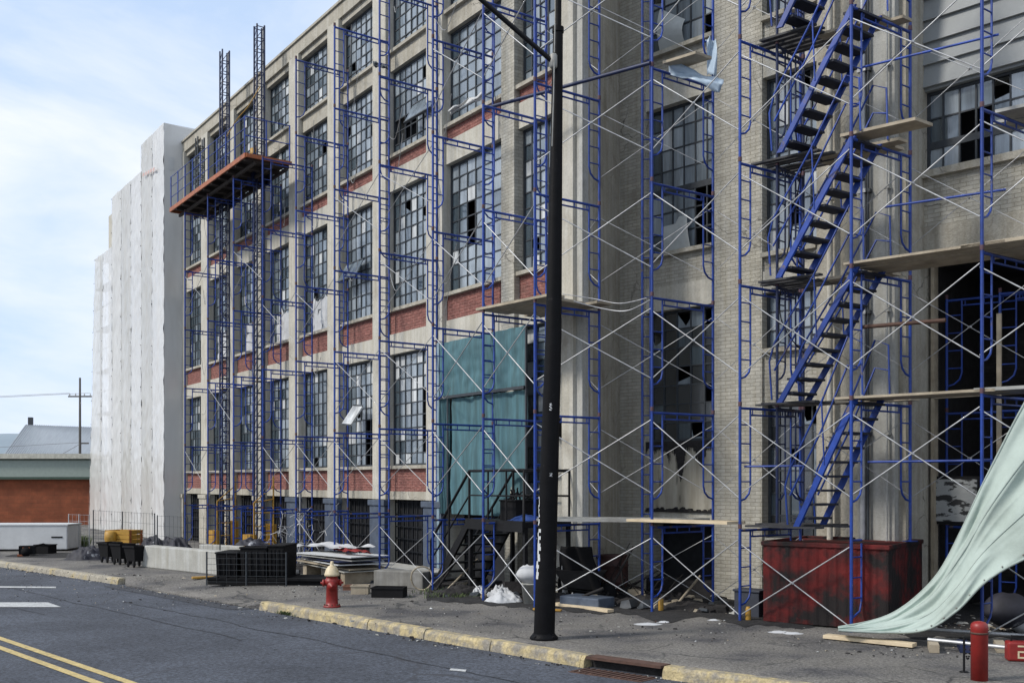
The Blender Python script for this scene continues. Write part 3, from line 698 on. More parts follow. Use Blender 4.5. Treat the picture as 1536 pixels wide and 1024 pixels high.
deck('pale plank lying across the frame below the smoke stained panel', rp_[2], rp_[3], -.1, .35, 1.52, 1, woodnew, ext=(.25, -.25))
for k, nm in ((2, 'lowest'), (3, 'second'), (4, 'third'), (5, 'topmost')):
    z = TIER[k]+.0
    A = rp_[3]; B = rp_[3]+(rp_[4]-rp_[3])*.46
    deck(f'dark steel landing of the stairs, {nm} of four', A, B, .35, 1.25, TIER[k], 6, slat_m, seps=.022, th=.03, name='stair_landing', ext=(0, 0), group='slatted landings of the stairs')
    deck(f'timber boards beside the {nm} of the upper stair landings', rp_[3]+(rp_[4]-rp_[3])*.46, rp_[4], .75, 1.25, TIER[k], 2, wood, ext=(-.02, .05))
deck('dark slatted landing at the very foot of the stairs', rp_[3], rp_[3]+(rp_[4]-rp_[3])*.6, .05, 1.1, TIER[1], 4, slat_m, seps=.02, th=.03, name='stair_landing', ext=(0, 0), group='slatted landings of the stairs')
deck('narrow plank deck crossing the loading bay opening, just above the red bin', rp_[4], rp_[5], .0, .8, 3.43, 2, wood, th=.035)
deck('wide plank deck at the head of the loading bay opening', rp_[4], rp_[5], .0, 1.0, 5.38, 3, wood, th=.035)
deck('short plank high up right of the stairs', rp_[4], rp_[5], .1, .55, 7.32, 1, wood, ext=(.1, -1.1))
deck('deck at the far right edge behind the hanging tarpaulin', rp_[5], rp_[6], .0, .8, 3.43, 2, alu)
deck('far right deck at the head of the loading bay', rp_[5], rp_[6], .0, 1.4, 5.38, 3, wood)
deck('dark deck under the bay window ledge at the top right', rp_[5], rp_[6], .5, 1.4, 7.31, 2, alu)
deck('small plank deck high above the lamp post arm', rp_[2], rp_[3], .2, .6, 9.26, 1, wood, ext=(.05, -1.0))

# stairs
tread_m = mat('dark_tread_steel', (.012, .015, .03), .7, var=.4)
stx = thing('scaffold_stairs', 'steep blue scaffold stairs climbing rightwards in four flights', 'stairs', rp_[3], math.atan2((rp_[4]-rp_[3]).y, (rp_[4]-rp_[3]).x))
Ls = (rp_[4]-rp_[3]).length; vloc = Matrix.Rotation(-stx.rotation_euler.z, 3, 'Z') @ fd
def SP(x, y, z): return Vector((x+vloc.x*y, vloc.y*y, z))
flights = [(.86, 1.78, 1.5, 3.43), (.60, 1.80, 3.43, 5.36), (.58, 1.75, 5.36, 7.29), (.60, 1.75, 7.29, 9.22), (.6, 1.75, 9.22, 11.15)]
for fi, (a, b, z0, z1) in enumerate(flights):
    st = MB()
    for y in (.10, .72):
        w_ = .02; hh = .045
        for s_ in ((-1), (1)):
            pass
        p = [SP(a-hh, y-w_, z0), SP(a+hh, y-w_, z0), SP(b+hh, y-w_, z1), SP(b-hh, y-w_, z1)]
        q = [SP(a-hh, y+w_, z0), SP(a+hh, y+w_, z0), SP(b+hh, y+w_, z1), SP(b-hh, y+w_, z1)]
        st.add(p+q, [(0, 1, 2, 3), (7, 6, 5, 4), (0, 4, 5, 1), (1, 5, 6, 2), (2, 6, 7, 3), (3, 7, 4, 0)])
    so_ = st.build('stair_flight', blue, stx)
    nt_ = 9; tr = MB()
    for i in range(nt_):
        t_ = (i+.6)/nt_; x = a+(b-a)*t_; z = z0+(z1-z0)*t_
        pts = [SP(x-.12, .125, z), SP(x+.12, .125, z), SP(x+.12, .695, z), SP(x-.12, .695, z)]
        m = MB(); m.add([p_ for p_ in pts]+[p_+Vector((0, 0, .035)) for p_ in pts], [(0, 3, 2, 1), (4, 5, 6, 7), (0, 1, 5, 4), (1, 2, 6, 5), (2, 3, 7, 6), (3, 0, 4, 7)])
        m.build('tread', tread_m, so_)
    hr = MB()
    for y in (.08, .74):
        for hgt in (.5, .92):
            pts = [SP(a-.12, y, z0+.05), SP(a-.16, y, z0+hgt*.7), SP(a-.08, y, z0+hgt), SP(a+(b-a)*.5-.05, y, (z0+z1)/2+hgt), SP(b-.1, y, z1+hgt), SP(b+.1, y, z1+hgt*.9), SP(b+.12, y, z1+.05)]
            if hgt < .6: pts = pts[2:6]
            hr.tube(pts, .015, 6)
        hr.tube([SP((a+b)/2, y, (z0+z1)/2), SP((a+b)/2-.04, y, (z0+z1)/2+.92)], .013, 5)
    hr.build('handrail', blue, so_)

# ------------------------------------------------------------ wrapped section
WO = -.72
wrap = thing('wrapped_scaffold', 'tall section of facade wrapped in white shrink plastic with stepped top', 'scaffold wrap', P0, RZL)
def wl(px): return lx(px, WO)
wrapB = mat('milky_sheet_plastic', (.62, .615, .59), .28, var=.10, scale=1.1, stretch=(1, 1, .2), bump=.6, bscale=4, stain=(.50, .49, .44), stain_pos=(.45, .8), alpha=.84)
wrapC = mat('bright_sheet_plastic', (.71, .71, .70), .26, var=.06, scale=1.4, stretch=(1, 1, .3), bump=.6, bscale=5, alpha=.84)
def sheet_front(x_far, x_near, ztop, nm='front_sheet', slope=0, flare=0):
    x = x_near; k = 0
    while x > x_far+.3:
        xe_ = max(x_far, x-1.55); w_ = x-xe_
        def fn(u, v, xe_=xe_, w_=w_, k=k):
            xx = xe_+w_*u; z = .02+v*(ztop-.02)
            e = math.sin(math.pi*u)
            fold = e*(.022+.03*noise.noise(Vector((k*7.3, z*.25, 3)))+.035*noise.noise(Vector((xx*3.2, z*.3, 9))))+.022*noise.noise(Vector((xx*7+z*1.2, z*1.4-xx*2, k)))*(.4+.6*e)+.03*noise.noise(Vector((xx*9-z*2.5, z*2.4, k)))+.03*max(0, noise.noise(Vector((xx*3+z*1.5, z*1.1-xx*2, 7.7))))
            fold += .03*e*abs(noise.noise(Vector((xx*2.4+z*1.8, z*.9-xx, 4))))*(1 if xx < x_near-4 else .5)
            return Vector((xx-flare*(1-v)*max(0, (x_near-xx)/(x_near-x_far)), WO-max(fold, -.02)-.05, z))
        m = MB(); m.grid(fn, max(8, int(w_/.075)), 130); m.build(nm, [wrapC, wrapB, white_plastic, wrapB][k % 4], wrap)
        m = MB(); q = flare*max(0, (x_near-xe_)/(x_near-x_far))
        m.add([(xe_-.012-q, WO-.075, .05), (xe_+.012-q, WO-.075, .05), (xe_+.012, WO-.075, ztop-.05), (xe_-.012, WO-.075, ztop-.05)], [(0, 1, 2, 3)])
        z = .3+random.random()
        while z < ztop: qq = q*(1-z/ztop); m.box(xe_-.014-qq, xe_+.014-qq, WO-.09, WO-.076, z, z+.035, 1); z += random.uniform(.5, 1.7)
        m.build('batten', [white_paint, black_steel], wrap)
        x = xe_; k += 1
def inner_frame(x_far, x_near, ztop):
    m = MB(); x = x_near-.1
    while x > x_far: m.tube([(x, WO+.03, 0), (x, WO+.03, ztop-.1)], .03, 6); m.tube([(x-.25, WO+.03, 0), (x-.25, WO+.03, ztop-.1)], .02, 6); x -= 2.1
    for k, z in enumerate(TIER[1:]):
        if z < ztop: m.tube([(x_far, WO+.04, z), (x_near-.1, WO+.04, z)], .035, 6); m.box(x_far, x_near-.1, WO+.05, WO+.5, z-.05, z)
        if z-.9 < ztop: m.tube([(x_far, WO+.04, z-.95), (x_near-.1, WO+.04, z-.95)], .02, 6)
    m.build('inner_frame', [blue_dk], wrap)
s1, s2, s3, s4, s5 = lx(248, WO), lx(214, WO), lx(170, WO), lx(147, WO), lx(136, WO)
inner_frame(s2, s1, 15.75); inner_frame(s3, s2, 14.7); inner_frame(s4-.4, s3, 12.5)
sheet_front(s2, s1, 15.75); sheet_front(s3, s2, 14.7); sheet_front(s4-.6, s3, 12.55, flare=1.3)
def side(x, z0, z1, y0=WO-.05, y1=2.3, seed=0):
    m = MB(); m.grid(lambda u, v: Vector((x+.03*noise.noise(Vector((u*4, v*9, seed)))+.004, y0+(y1-y0)*u, z0+(z1-z0)*v)), 14, 70); return m.build('side_sheet', white_plastic, wrap)
side(s1, 0.02, 15.75); side(s2, 14.7, 15.75); side(s3, 12.5, 14.7)
for a, b, z in ((s2, s1, 15.74), (s3, s2, 14.69), (s4-.6, s3, 12.54)):
    m = MB(); m.grid(lambda u, v: Vector((a+(b-a)*u, WO-.05+(2.35-WO)*v, z-.06*math.sin(math.pi*v)+.02*noise.noise(Vector((u*9, v*5, z))))), 24, 8); m.build('top_sheet', white_plastic, wrap)
m = MB(); m.grid(lambda u, v: Vector((s1+.009, WO+.12+u*.22, 14.0+v*.5)), 2, 2); m.build('tape_patch', white_paint, wrap)
# faint red lettering band on the wrap
m = MB()
for k in range(5): m.box(s2+.6+k*.35, s2+.82+k*.35, WO-.165, WO-.16, 14.3-.12*k*.3, 14.42-.12*k*.3)
m.build('faded_tape', mat('faded_red_tape', (.62, .42, .38), .6), wrap)

# ------------------------------------------------------------ mast climber
def MO(px, off=.8):       # point on a line parallel to the facade, off inboard of scaffold outer line
    A = O0+EY*off; t = (px-CX)/F; s = (t*A.y-A.x)/(UL.x-t*UL.y); p = A+UL*s; return Vector((p.x, p.y, 0))
def mast(px, top, label, mt=blue_dk, off=.8, s=.23, foot=0):
    t = thing('lattice_mast', label, 'mast', MO(px, off), lrz, 'lattice masts of the work platform')
    m = MB()
    for x in (-s/2, s/2):
        for y in (-s/2, s/2): m.tube([(x, y, foot), (x, y, top)], .026, 6)
    m.build('mast_legs', mt, t)
    m = MB(); z = foot+.1
    while z < top-.05:
        for x in (-s/2, s/2): m.tube([(x, -s/2, z), (x, s/2, z)], .015, 4)
        for y in (-s/2, s/2): m.tube([(-s/2, y, z), (s/2, y, z)], .015, 4)
        if z+.34 < top:
            m.tube([(-s/2, -s/2, z), (s/2, -s/2, z+.34)], .010, 4); m.tube([(-s/2, s/2, z), (-s/2, -s/2, z+.34)], .010, 4)
        z += .34
    m.build('mast_lacing', mt, t)
    m = MB(); m.box(s/2-.01, s/2+.03, -.03, .03, foot, top)
    m.build('gear_rack', alu, t); return t
mast(389, 15.8, 'taller dark lattice mast sticking above the parapet, right of the pair')
mast(337, 16.1, 'dark lattice mast above the parapet, left of the pair')
mast(300, 14.3, 'short lattice mast next to the white wrapped section', mt=steel_dark, off=1.1, foot=11.5)
plat = thing('work_platform', 'orange edged mast climbing platform hung high on the facade', 'work platform', MO(368, -.2), lrz)
Lp = (MO(256, -.2)-MO(368, -.2)).length
# local axes: x inward (EY), y = along far direction (UL)
zp = 11.35
m = MB(); m.box(-.04, 0, -.05, Lp, zp-.07, zp+.06); m.box(0, 1.35, -.09, -.05, zp-.06, zp+.05); m.box(0, 1.35, Lp-.04, Lp, zp-.08, zp+.08); m.build('edge_beam', orange, plat)
m = MB(); m.box(0, 1.32, 0, Lp-.05, zp, zp+.03)
for i in range(10): m.box(0, 1.32, i*Lp/10+.05, i*Lp/10+.13, zp-.12, zp)
for x in (.25, .75, 1.2): m.box(x, x+.07, 0, Lp-.05, zp-.2, zp-.12)
m.build('deck', mat('dark_deck_timber', (.045, .035, .03), .9, var=.4, scale=4), plat)
m = MB()
n_ = 9
for i in range(n_+1):
    y = i*(Lp-.1)/n_; m.tube([(-.02, y, zp), (-.02, y, zp+1.1)], .02, 6)
for z in (.4, .75, 1.08): m.tube([(-.02, 0, zp+z), (-.02, Lp-.1, zp+z)], .012, 6)
for x in (.6, 1.3): m.tube([(x, -.04, zp), (x, -.04, zp+1.1)], .02, 6)
for z in (.55, 1.08): m.tube([(-.02, -.04, zp+z), (1.3, -.04, zp+z)], .015, 6)
m.build('guardrail', blue, plat)
for px in (389, 337):
    c = MO(px, .8)-MO(368, -.2); c = Matrix.Rotation(-lrz, 3, 'Z') @ c
    m = MB()
    for dx in (-.24, .24): m.box(c.x+dx-.04, c.x+dx+.04, c.y-.24, c.y+.24, zp-.25, zp+.55)
    m.build('drive_carriage', blue_dk, plat)
    m = MB(); m.box(c.x-.14, c.x+.14, c.y+.30, c.y+.55, zp+.1, zp+.6); m.lathe([(.12, 0), (.12, .3)], (c.x, c.y+.42, zp+.6), 10); m.build('motor', yellow, plat)
# timber and items stored on the platform
m = MB(); m.box(-.15, .15, 0, .15, 0, .15)
for k in range(4):
    o = MB(); o.box(-.03, .03, -.9, .9, 0, .04); o = o.build('timber_batten', woodnew, loc=MO(352-k*9, .45)+Vector((0, 0, zp+.03+k*.0)), rz=lrz+.05*k)
    tag(o, ['timber batten nearest the right end of the orange platform', 'second timber batten on the orange platform', 'third timber batten on the orange platform', 'timber batten far along the orange platform'][k], 'batten', 'timber battens on the platform')
# mast foot units, yellow
def base_unit(px, label):
    t = thing('mast_base', label, 'machine base', MO(px, .8), lrz, 'yellow mast bases')
    m = MB(); m.box(-.45, .45, -.45, .45, .02, .12); m.build('chassis', blue_dk, t)
    m = MB(); m.box(-.4, -.2, -.3, .3, .12, .65); m.box(.2, .42, -.3, .3, .12, .95); m.tube([(-.3, -.35, .1), (-.3, -.35, 1.6)], .022, 6); m.tube([(.3, -.35, .1), (.3, -.35, 2.4)], .022, 6)
    for z in (.5, .9, 1.3, 1.7, 2.1): m.tube([(-.3, -.35, min(z, 1.6)), (.3, -.35, z)], .016, 6)
    m.build('drive_housing', yellow, t); return t
base_unit(389, 'yellow machine base under the taller mast'); base_unit(334, 'yellow machine base under the left mast, near the wrap')

# ------------------------------------------------------------ teal netting
x0t, x1t = 0.03, lx(784, -.27)
tn = thing('teal_netting', 'teal netting curtain covering the tall entrance bay', 'netting', LP(0, -.27, 0), RZL)
def curtain(x0, x1, z0, z1, yy, seed):
    def fn(u, v):
        x = x0+(x1-x0)*u; z = z0+(z1-z0)*v
        return Vector((x+.02*noise.noise(Vector((u*3, v*5, seed))), yy-.035*math.sin(u*46+2*noise.noise(Vector((u*3, v*1.5, seed))))*(.4+.6*(1-v))-.06*noise.noise(Vector((u*6, v*2, seed)))-.02*noise.noise(Vector((u*16, v*7, seed))), z))
    m = MB(); m.grid(fn, 50, 30); return m
curtain(x0t, x1t, 4.12, 5.33, .10, 1).build('upper_curtain', teal, tn)
curtain(x0t+.0, x0t+.42, 1.5, 4.1, .11, 2).build('lower_curtain', teal, tn)
curtain(x0t+.48, x1t, 1.5, 4.05, .13, 3).build('lower_curtain', teal, tn)
m = MB(); m.box(x0t, x1t, .02, .05, 4.06, 4.12); m.box(x0t+.43, x0t+.47, .02, .05, 1.5, 4.06); m.box(x1t-.01, x1t+.03, .06, .10, 1.5, 5.33); m.build('batten', steel_dark, tn)
# blue post by the curtain
m = MB(); m.box(-.1, 0, .1, .28, .02, 5.36); o = m.build('corner_post', mat('pale_blue_paint', (.22, .30, .36), .6), tn)
# back of curtain bay below landing
def heapz(x, y, seed, lumps):
    z = 0
    for lx_, ly_, lr, lh in lumps:
        d2 = ((x-lx_)**2+(y-ly_)**2)/(lr*lr)
        if d2 < 1: z = max(z, lh*math.sqrt(1-d2))
    return z
def pile(name, loc, sx_, sy_, h, mt, label, cat, seed, rz=0, n=40, kind=None):
    rr = random.Random(seed); lumps = [(0, 0, .8, h*.75)]
    for k in range(9): a = rr.random()*6.28; q = rr.random()**.6*.6; lumps.append((math.cos(a)*q, math.sin(a)*q, rr.uniform(.25, .5), h*rr.uniform(.55, 1)*(1-q*.6)))
    def fn(u, v):
        X = (u*2-1); Y = (v*2-1); x = X*math.sqrt(1-Y*Y/2); y = Y*math.sqrt(1-X*X/2)
        wx = x+.12*noise.noise(Vector((x*2.5, y*2.5, seed))); wy = y+.12*noise.noise(Vector((x*2.5, y*2.5, seed+9)))
        z = heapz(wx, wy, seed, lumps); w_ = noise.turbulence(Vector((x*3.2, y*3.2, seed)), 4, False)
        e = max(0, 1-max(abs(X), abs(Y))**4)
        z = (z*(.8+.3*w_)+h*.16*noise.noise(Vector((x*6+y*3, y*5, seed+4))))*e
        k = 1+.18*noise.noise(Vector((x*2, y*2, seed+2)))
        return Vector((x*sx_*k, y*sy_*k, max(.004, z)))
    m = MB(); m.grid(fn, n, n); o = m.build(name, mt, loc=loc, rz=rz)
    return tag(o, label, cat, kind=kind)
# ------------------------------------------------------------ black steel stair and landing
bs = thing('steel_staircase', 'black steel entrance stairs with landing and railings in front of teal netting', 'stairs', P0, RZL)
m = MB(); m.box(3.0, 4.9, -1.35, -.2, 1.38, 1.48); m.box(3.0, 4.9, -1.4, -1.35, 1.3, 1.5); m.build('landing', black_steel, bs)
for x, y in ((3.05, -1.3), (4.85, -1.3), (3.05, -.3), (4.85, -.3)):
    m = MB(); m.box(x-.035, x+.035, y-.035, y+.035, 0, 1.38); m.build('post', black_steel, bs)
m = MB()
for y in (-1.33, -.28):
    w_ = .025
    p = [Vector((1.55, y-w_, 0)), Vector((1.85, y-w_, 0)), Vector((3.02, y-w_, 1.3)), Vector((3.02, y-w_, 1.5))]
    q = [v+Vector((0, 2*w_, 0)) for v in p]; m.add(p+q, [(0, 1, 2, 3), (7, 6, 5, 4), (0, 4, 5, 1), (1, 5, 6, 2), (2, 6, 7, 3), (3, 7, 4, 0)])
m.build('stringer', black_steel, bs)
for i in range(7):
    x = 1.75+i*.185; z = .18+i*.19
    m = MB(); m.box(x-.06, x+.2, -1.305, -.305, z, z+.03); m.build('tread', black_steel, bs)
m = MB()
for y in (-1.33, -.28):
    m.tube([(1.6, y, .2), (1.6, y, 1.0), (3.05, y, 2.42), (4.85 if y < -1 else 4.85, y, 2.42)], .028, 8)
    m.tube([(2.3, y, .75), (2.3, y, 1.68)], .025, 6); m.tube([(3.05, y, 1.4), (3.05, y, 2.42)], .028, 6)
    m.tube([(1.6, y, .6), (3.05, y, 1.95), (4.85, y, 1.95)], .018, 6)
m.tube([(4.85, -1.33, 1.4), (4.85, -1.33, 2.42), (4.85, -.28, 2.42), (4.85, -.28, 1.4)], .028, 8); m.tube([(4.85, -1.33, 1.95), (4.85, -.28, 1.95)], .018, 6)
for x in (3.7, 4.3): m.tube([(x, -1.33, 1.4), (x, -1.33, 2.42)], .02, 6)
m.build('railing', black_steel, bs)
pile('blue_tarp', LP(4.35, -.9, 1.485), .4, .32, .16, mat('blue_tarpaulin', (.015, .05, .2), .6), 'crumpled blue tarp lying on the steel stair landing beside the black crate', 'tarp', 21, n=24)
o = MB(); o.box(-.26, .26, -.2, .2, 0, .36); o.box(-.28, .28, -.22, .22, .36, .39)
for i in range(8): o.tube([(-.2+i*.055, random.uniform(-.15, .15), .38), (-.25+i*.07, random.uniform(-.2, .2), .48+random.random()*.14)], .018, 5)
o = o.build('black_crate', black, loc=LP(3.95, -.85, 1.48), rz=RZL, bevel=.01); tag(o, 'black crate of scrap standing on the steel stair landing', 'crate')

# ------------------------------------------------------------ lamp post (leaning)
base = G(816, 958); lamp = thing('lamp_post', 'leaning black street lamp post with peeled white patch at the kerb', 'lamp post', base)
topv = D(837, 45, base.y+.05)-base
m = MB(); n = 8; m.tube([Vector((0, 0, 0)), topv*.5+Vector((.035, 0, 0)), topv], [.155, .118, .072], 10); m.build('shaft', pole_paint, lamp)
m = MB(); m.tube([topv-Vector((0, 0, .3)), topv+Vector((.02, 0, 2.2))], .045, 10); m.tube([topv-Vector((0, 0, .04)), topv+Vector((0, 0, .03))], .085, 10); m.build('upper_pipe', pole_paint, lamp)
m = MB(); m.lathe([(.2, 0), (.2, .03), (.165, .07), (.15, .09)], n=12)
for k in range(4): a = math.pi/4+k*math.pi/2; m.lathe([(.02, .03), (.02, .06)], (.175*math.cos(a), .175*math.sin(a), 0), 6)
m.build('base_flange', pole_paint, lamp)
arm0 = D(828, 92, base.y-.05)-base; arm1 = D(722, 0, base.y-.3)-base; arm2 = arm1+(arm1-arm0)*.5
m = MB(); m.tube([arm0, arm1, arm2], .035, 8); m.build('arm', black_steel, lamp)
m = MB(); m.lathe([(.04, -.1), (.055, -.08), (.055, .08), (.04, .1)], arm0+Vector((.02, 0, 0)), 10); m.build('clamp', alu, lamp)
m = MB(); p = arm0+Vector((.03, -.06, 0)); m.tube([p, p+Vector((-.01, 0, -.5)), p+Vector((-.03, .03, -1.2))], .010, 6); m.tube([p+Vector((0, 0, .1)), p+Vector((.01, 0, .5))], .01, 6); m.build('conduit', alu, lamp)
hd = arm2+(arm1-arm0).normalized()*.3
m = MB(); m.lathe([(.04, 0), (.16, .06), (.2, .12), (.18, .2), (.05, .26)], hd-Vector((0, 0, .1)), 14); m.build('lamp_head', black_steel, lamp)
# peeled paint patches hugging the shaft
def shaft_patch(z0, z1, aa, wd_, mtl, seed, nm='peeled_paint'):
    m = MB(); rr = random.Random(seed); n_ = 14
    for i in range(n_):
        z = z0+(z1-z0)*i/n_; k = z/topv.z; dz = (z1-z0)/n_
        rad = (.155+(.118-.155)*k*2 if k < .5 else .118+(.072-.118)*(k-.5)*2)+.003
        c = topv*k+Vector((.035*min(1, k*2), 0, 0)); a0 = aa+rr.uniform(-.12, .12); a1 = a0+wd_*rr.uniform(.35, 1)
        k2 = (z+dz)/topv.z; c2 = topv*k2+Vector((.035*min(1, k2*2), 0, 0))
        vs = []
        for a in (a0, (a0+a1)/2, a1): vs += [Vector((c.x+rad*math.cos(a), c.y+rad*math.sin(a), z)), Vector((c2.x+rad*math.cos(a), c2.y+rad*math.sin(a), z+dz))]
        m.add(vs, [(0, 2, 3, 1), (2, 4, 5, 3)])
    return m.build(nm, mtl, lamp)
shaft_patch(.85, 1.55, R(205), .5, white_paint, 3); shaft_patch(1.6, 2.0, R(200), .22, white_paint, 5)
shaft_patch(2.28, 2.33, R(275), .2, white_paint, 6, 'sticker'); shaft_patch(3.2, 3.3, R(262), .22, white_paint, 8, 'sticker')

# ------------------------------------------------------------ hydrant
hb = G(498, 910); hy = thing('fire_hydrant', 'red fire hydrant with cream bonnet on the sidewalk near the kerb', 'hydrant', hb, R(10))
m = MB(); m.lathe([(.15, 0), (.15, .03), (.112, .035), (.105, .1), (.1, .40), (.125, .41), (.13, .45), (.125, .49), (.105, .5), (.1, .55)], n=18); m.build('barrel', red_paint, hy)
m = MB(); m.lathe([(.13, .55), (.135, .58), (.125, .60), (.11, .66), (.07, .72), (.035, .74), (.03, .76), (.03, .80), (.02, .81)], n=18); m.build('bonnet', cream_paint, hy)
for sx_ in (-1, 1):
    m = MB(); m.lathe([(.05, sx_*.08), (.05, sx_*.13), (.062, sx_*.135), (.062, sx_*.165), (.02, sx_*.17), (.02, sx_*.2)], (0, 0, .43), 12, axis='x'); m.build('hose_nozzle', red_paint, hy)
m = MB(); m.lathe([(.07, -.08), (.07, -.13), (.085, -.135), (.085, -.165), (.02, -.17), (.02, -.2)], (0, 0, .38), 14, axis='y'); m.build('pumper_nozzle', red_paint, hy)
m = MB()
for k in range(8): a = k*math.pi/4; m.lathe([(.012, .0), (.012, .04)], (.128*math.cos(a), .128*math.sin(a), .02), 6)
m.build('flange_bolt', rust, hy)

# red bollard
bb = G(1469, 1020); t = thing('red_bollard', 'bright red steel bollard with domed cap at lower right', 'bollard', bb)
m = MB(); m.lathe([(.09, 0), (.09, .56), (.092, .565), (.092, .6), (.085, .63), (.06, .65), (.02, .66)], n=18); m.build('post', red_paint, t)
m = MB(); m.lathe([(.097, .52), (.097, .54)], n=18); m.build('ring', rust, t)
p = G(1446, 1008); t = thing('chain_post', 'thin black post with chain left of the red bollard', 'post', p)
m = MB(); m.tube([(0, 0, 0), (0, 0, .42)], .014, 8); m.lathe([(.05, 0), (.05, .015)], n=10); m.build('rod', black_steel, t)
m = MB(); q = bb-p
for k in range(12):
    a = k/11; c = Vector((0, 0, .38))+(q+Vector((-.09, 0, .02)))*a*.95; c.z = .38-.18*math.sin(math.pi*a); m.tube([c+Vector((-.008, 0, 0)), c+Vector((.008, .0, 0))], .01, 5)
m.build('chain', black_steel, t)

# ------------------------------------------------------------ red bin
dF = G(1145, 933); dR = G(1333, 949); du = (dR-dF).normalized(); dl = (dR-dF).length
db = thing('red_bin', 'large soot blackened red steel bin under the blue stairs', 'bin', dF, math.atan2(du.y, du.x))
dp = 1.95; hb_ = 1.28
def wav(x0, x1, y, z0, z1, nrm, n_=26):
    m = MB()
    def fn(u, v):
        x = x0+(x1-x0)*u; b = .012*(1 if int(u*n_) % 2 else 0)+.02*noise.noise(Vector((x*1.3, v*2, y)))
        return Vector((x, y+nrm*b, z0+(z1-z0)*v))
    m.grid(fn, n_*2, 10, sm=False); return m
wav(0, dl, 0, .03, hb_-.06, -1).build('side_panel', red_box, db)
m = MB()
m.grid(lambda u, v: Vector((dl+.012*(int(u*22) % 2)+.02*noise.noise(Vector((u*3, v*2, 4))), dp*u, .03+v*(hb_-.09))), 44, 10, sm=False); m.build('side_panel', red_box, db)
m = MB(); m.box(.0, .03, 0, dp, .03, hb_-.06); m.box(0, dl, dp-.03, dp, .03, hb_-.06); m.build('side_panel', red_box, db)
m = MB(); m.box(-.03, dl+.02, -.032, .03, hb_-.07, hb_); m.box(-.03, dl+.02, dp-.03, dp+.03, hb_-.07, hb_); m.box(-.03, .03, .03, dp-.03, hb_-.07, hb_); m.box(dl-.03, dl+.02, .03, dp-.03, hb_-.07, hb_)
m.build('rim', red_box, db, bevel=.01)
m = MB(); m.grid(lambda u, v: Vector((.03+(dl-.06)*u, .03+(dp-.06)*v, hb_-.04+.03*noise.noise(Vector((u*4, v*4, 2))))), 20, 16, sm=False); m.build('lid', red_box, db)
m = MB(); m.box(.1, .25, .2, dp-.2, 0, .03); m.box(dl-.25, dl-.1, .2, dp-.2, 0, .03); m.build('skid', black_steel, db)

# ------------------------------------------------------------ green tarpaulin
def crv(pts, t):
    t = max(0, min(.9999, t))*(len(pts)-1); i = int(t); f_ = t-i
    p0, p1, p2, p3 = pts[max(i-1, 0)], pts[i], pts[min(i+1, len(pts)-1)], pts[min(i+2, len(pts)-1)]
    return .5*((2*p1)+(p2-p0)*f_+(2*p0-5*p1+4*p2-p3)*f_*f_+(3*p1-p0-3*p2+p3)*f_**3)
up = [D(1258, 941, 14.0), D(1335, 922, 14.05), D(1398, 872, 13.9), D(1440, 800, 13.6), D(1482, 712, 13.3), D(1540, 600, 13.0), D(1640, 430, 12.6), D(1700, 330, 12.3)]
lo = [D(1258, 946, 13.7), D(1330, 949, 13.55), D(1388, 945, 13.4), D(1432, 918, 13.2), D(1480, 872, 13.0), D(1550, 832, 12.7), D(1650, 780, 12.3), D(1760, 700, 11.9)]
for q in up+lo: q.z = max(q.z, .05)
def tf(u, v):
    a = crv(up, u); b = crv(lo, u); p = a.lerp(b, v); amp = .045+.05*u
    ph = v*17+2.5*noise.noise(Vector((u*3, v*3, 5)))+u*3
    off = amp*math.sin(ph)*math.sin(math.pi*min(1, v*1.1+.05))+.07*noise.noise(Vector((u*7, v*4, 2)))+.035*(1-abs(2*noise.noise(Vector((u*3.5+v*2, v*5, 8)))))+.012*noise.noise(Vector((u*16, v*9, 3)))
    p = p+Vector((-.35, -.75, .35))*off; p.z = max(p.z, .03); return p
m = MB(); m.grid(tf, 200, 110); o = m.build('green_tarpaulin', green_cloth); tag(o, 'pale green tarpaulin draped from the right edge scaffold down to the pavement', 'tarpaulin')
sm = o.modifiers.new('thick', 'SOLIDIFY'); sm.thickness = .008
for vv in (.0, .36, .70, 1.0):
    m = MB(); m.tube([tf(i/150, vv)+Vector((-.004, -.012, .004)) for i in range(151)], .011 if 0 < vv < 1 else .016, 5); m.build('seam', mat('tarpaulin_hem', (.34, .40, .365), .8), o)
m = MB()
for i in range(3, 16):
    c = tf(i/16, .975); m.lathe([(.013, -.003), (.013, .003)], c+Vector((-.01, -.02, .01)), 8, axis='y')
m.build('eyelet', alu, o)

# ------------------------------------------------------------ left clutter
# concrete barriers
blockm = mat('dirty_grey_block', (.22, .215, .20), .9, var=.3, scale=3, streak=.3)
def barrier(pxa, pya, pxb, pyb, h, w_, label, mt_=None):
    a = G(pxa, pya); b = G(pxb, pyb); L_ = (b-a).length; u = (b-a).normalized()
    m = MB(); n_ = 16
    A = [(0, .0), (0, h), (w_, h), (w_, 0)]
    m.box(0, L_, 0, w_, 0, h); o = m.build('concrete_barrier', mt_ or concrete_grey, loc=a, rz=math.atan2(u.y, u.x), bevel=.025); return tag(o, label, 'concrete barrier', 'grey concrete barriers')
barrier(213, 850, 332, 863, .56, .35, 'long low grey concrete barrier behind the pallet of black totes')
barrier(298, 838, 420, 846, .42, .3, 'second concrete barrier set back nearer the wall')
barrier(560, 880, 634, 884, .36, .4, 'short concrete block beside the foot of the black stairs', blockm)
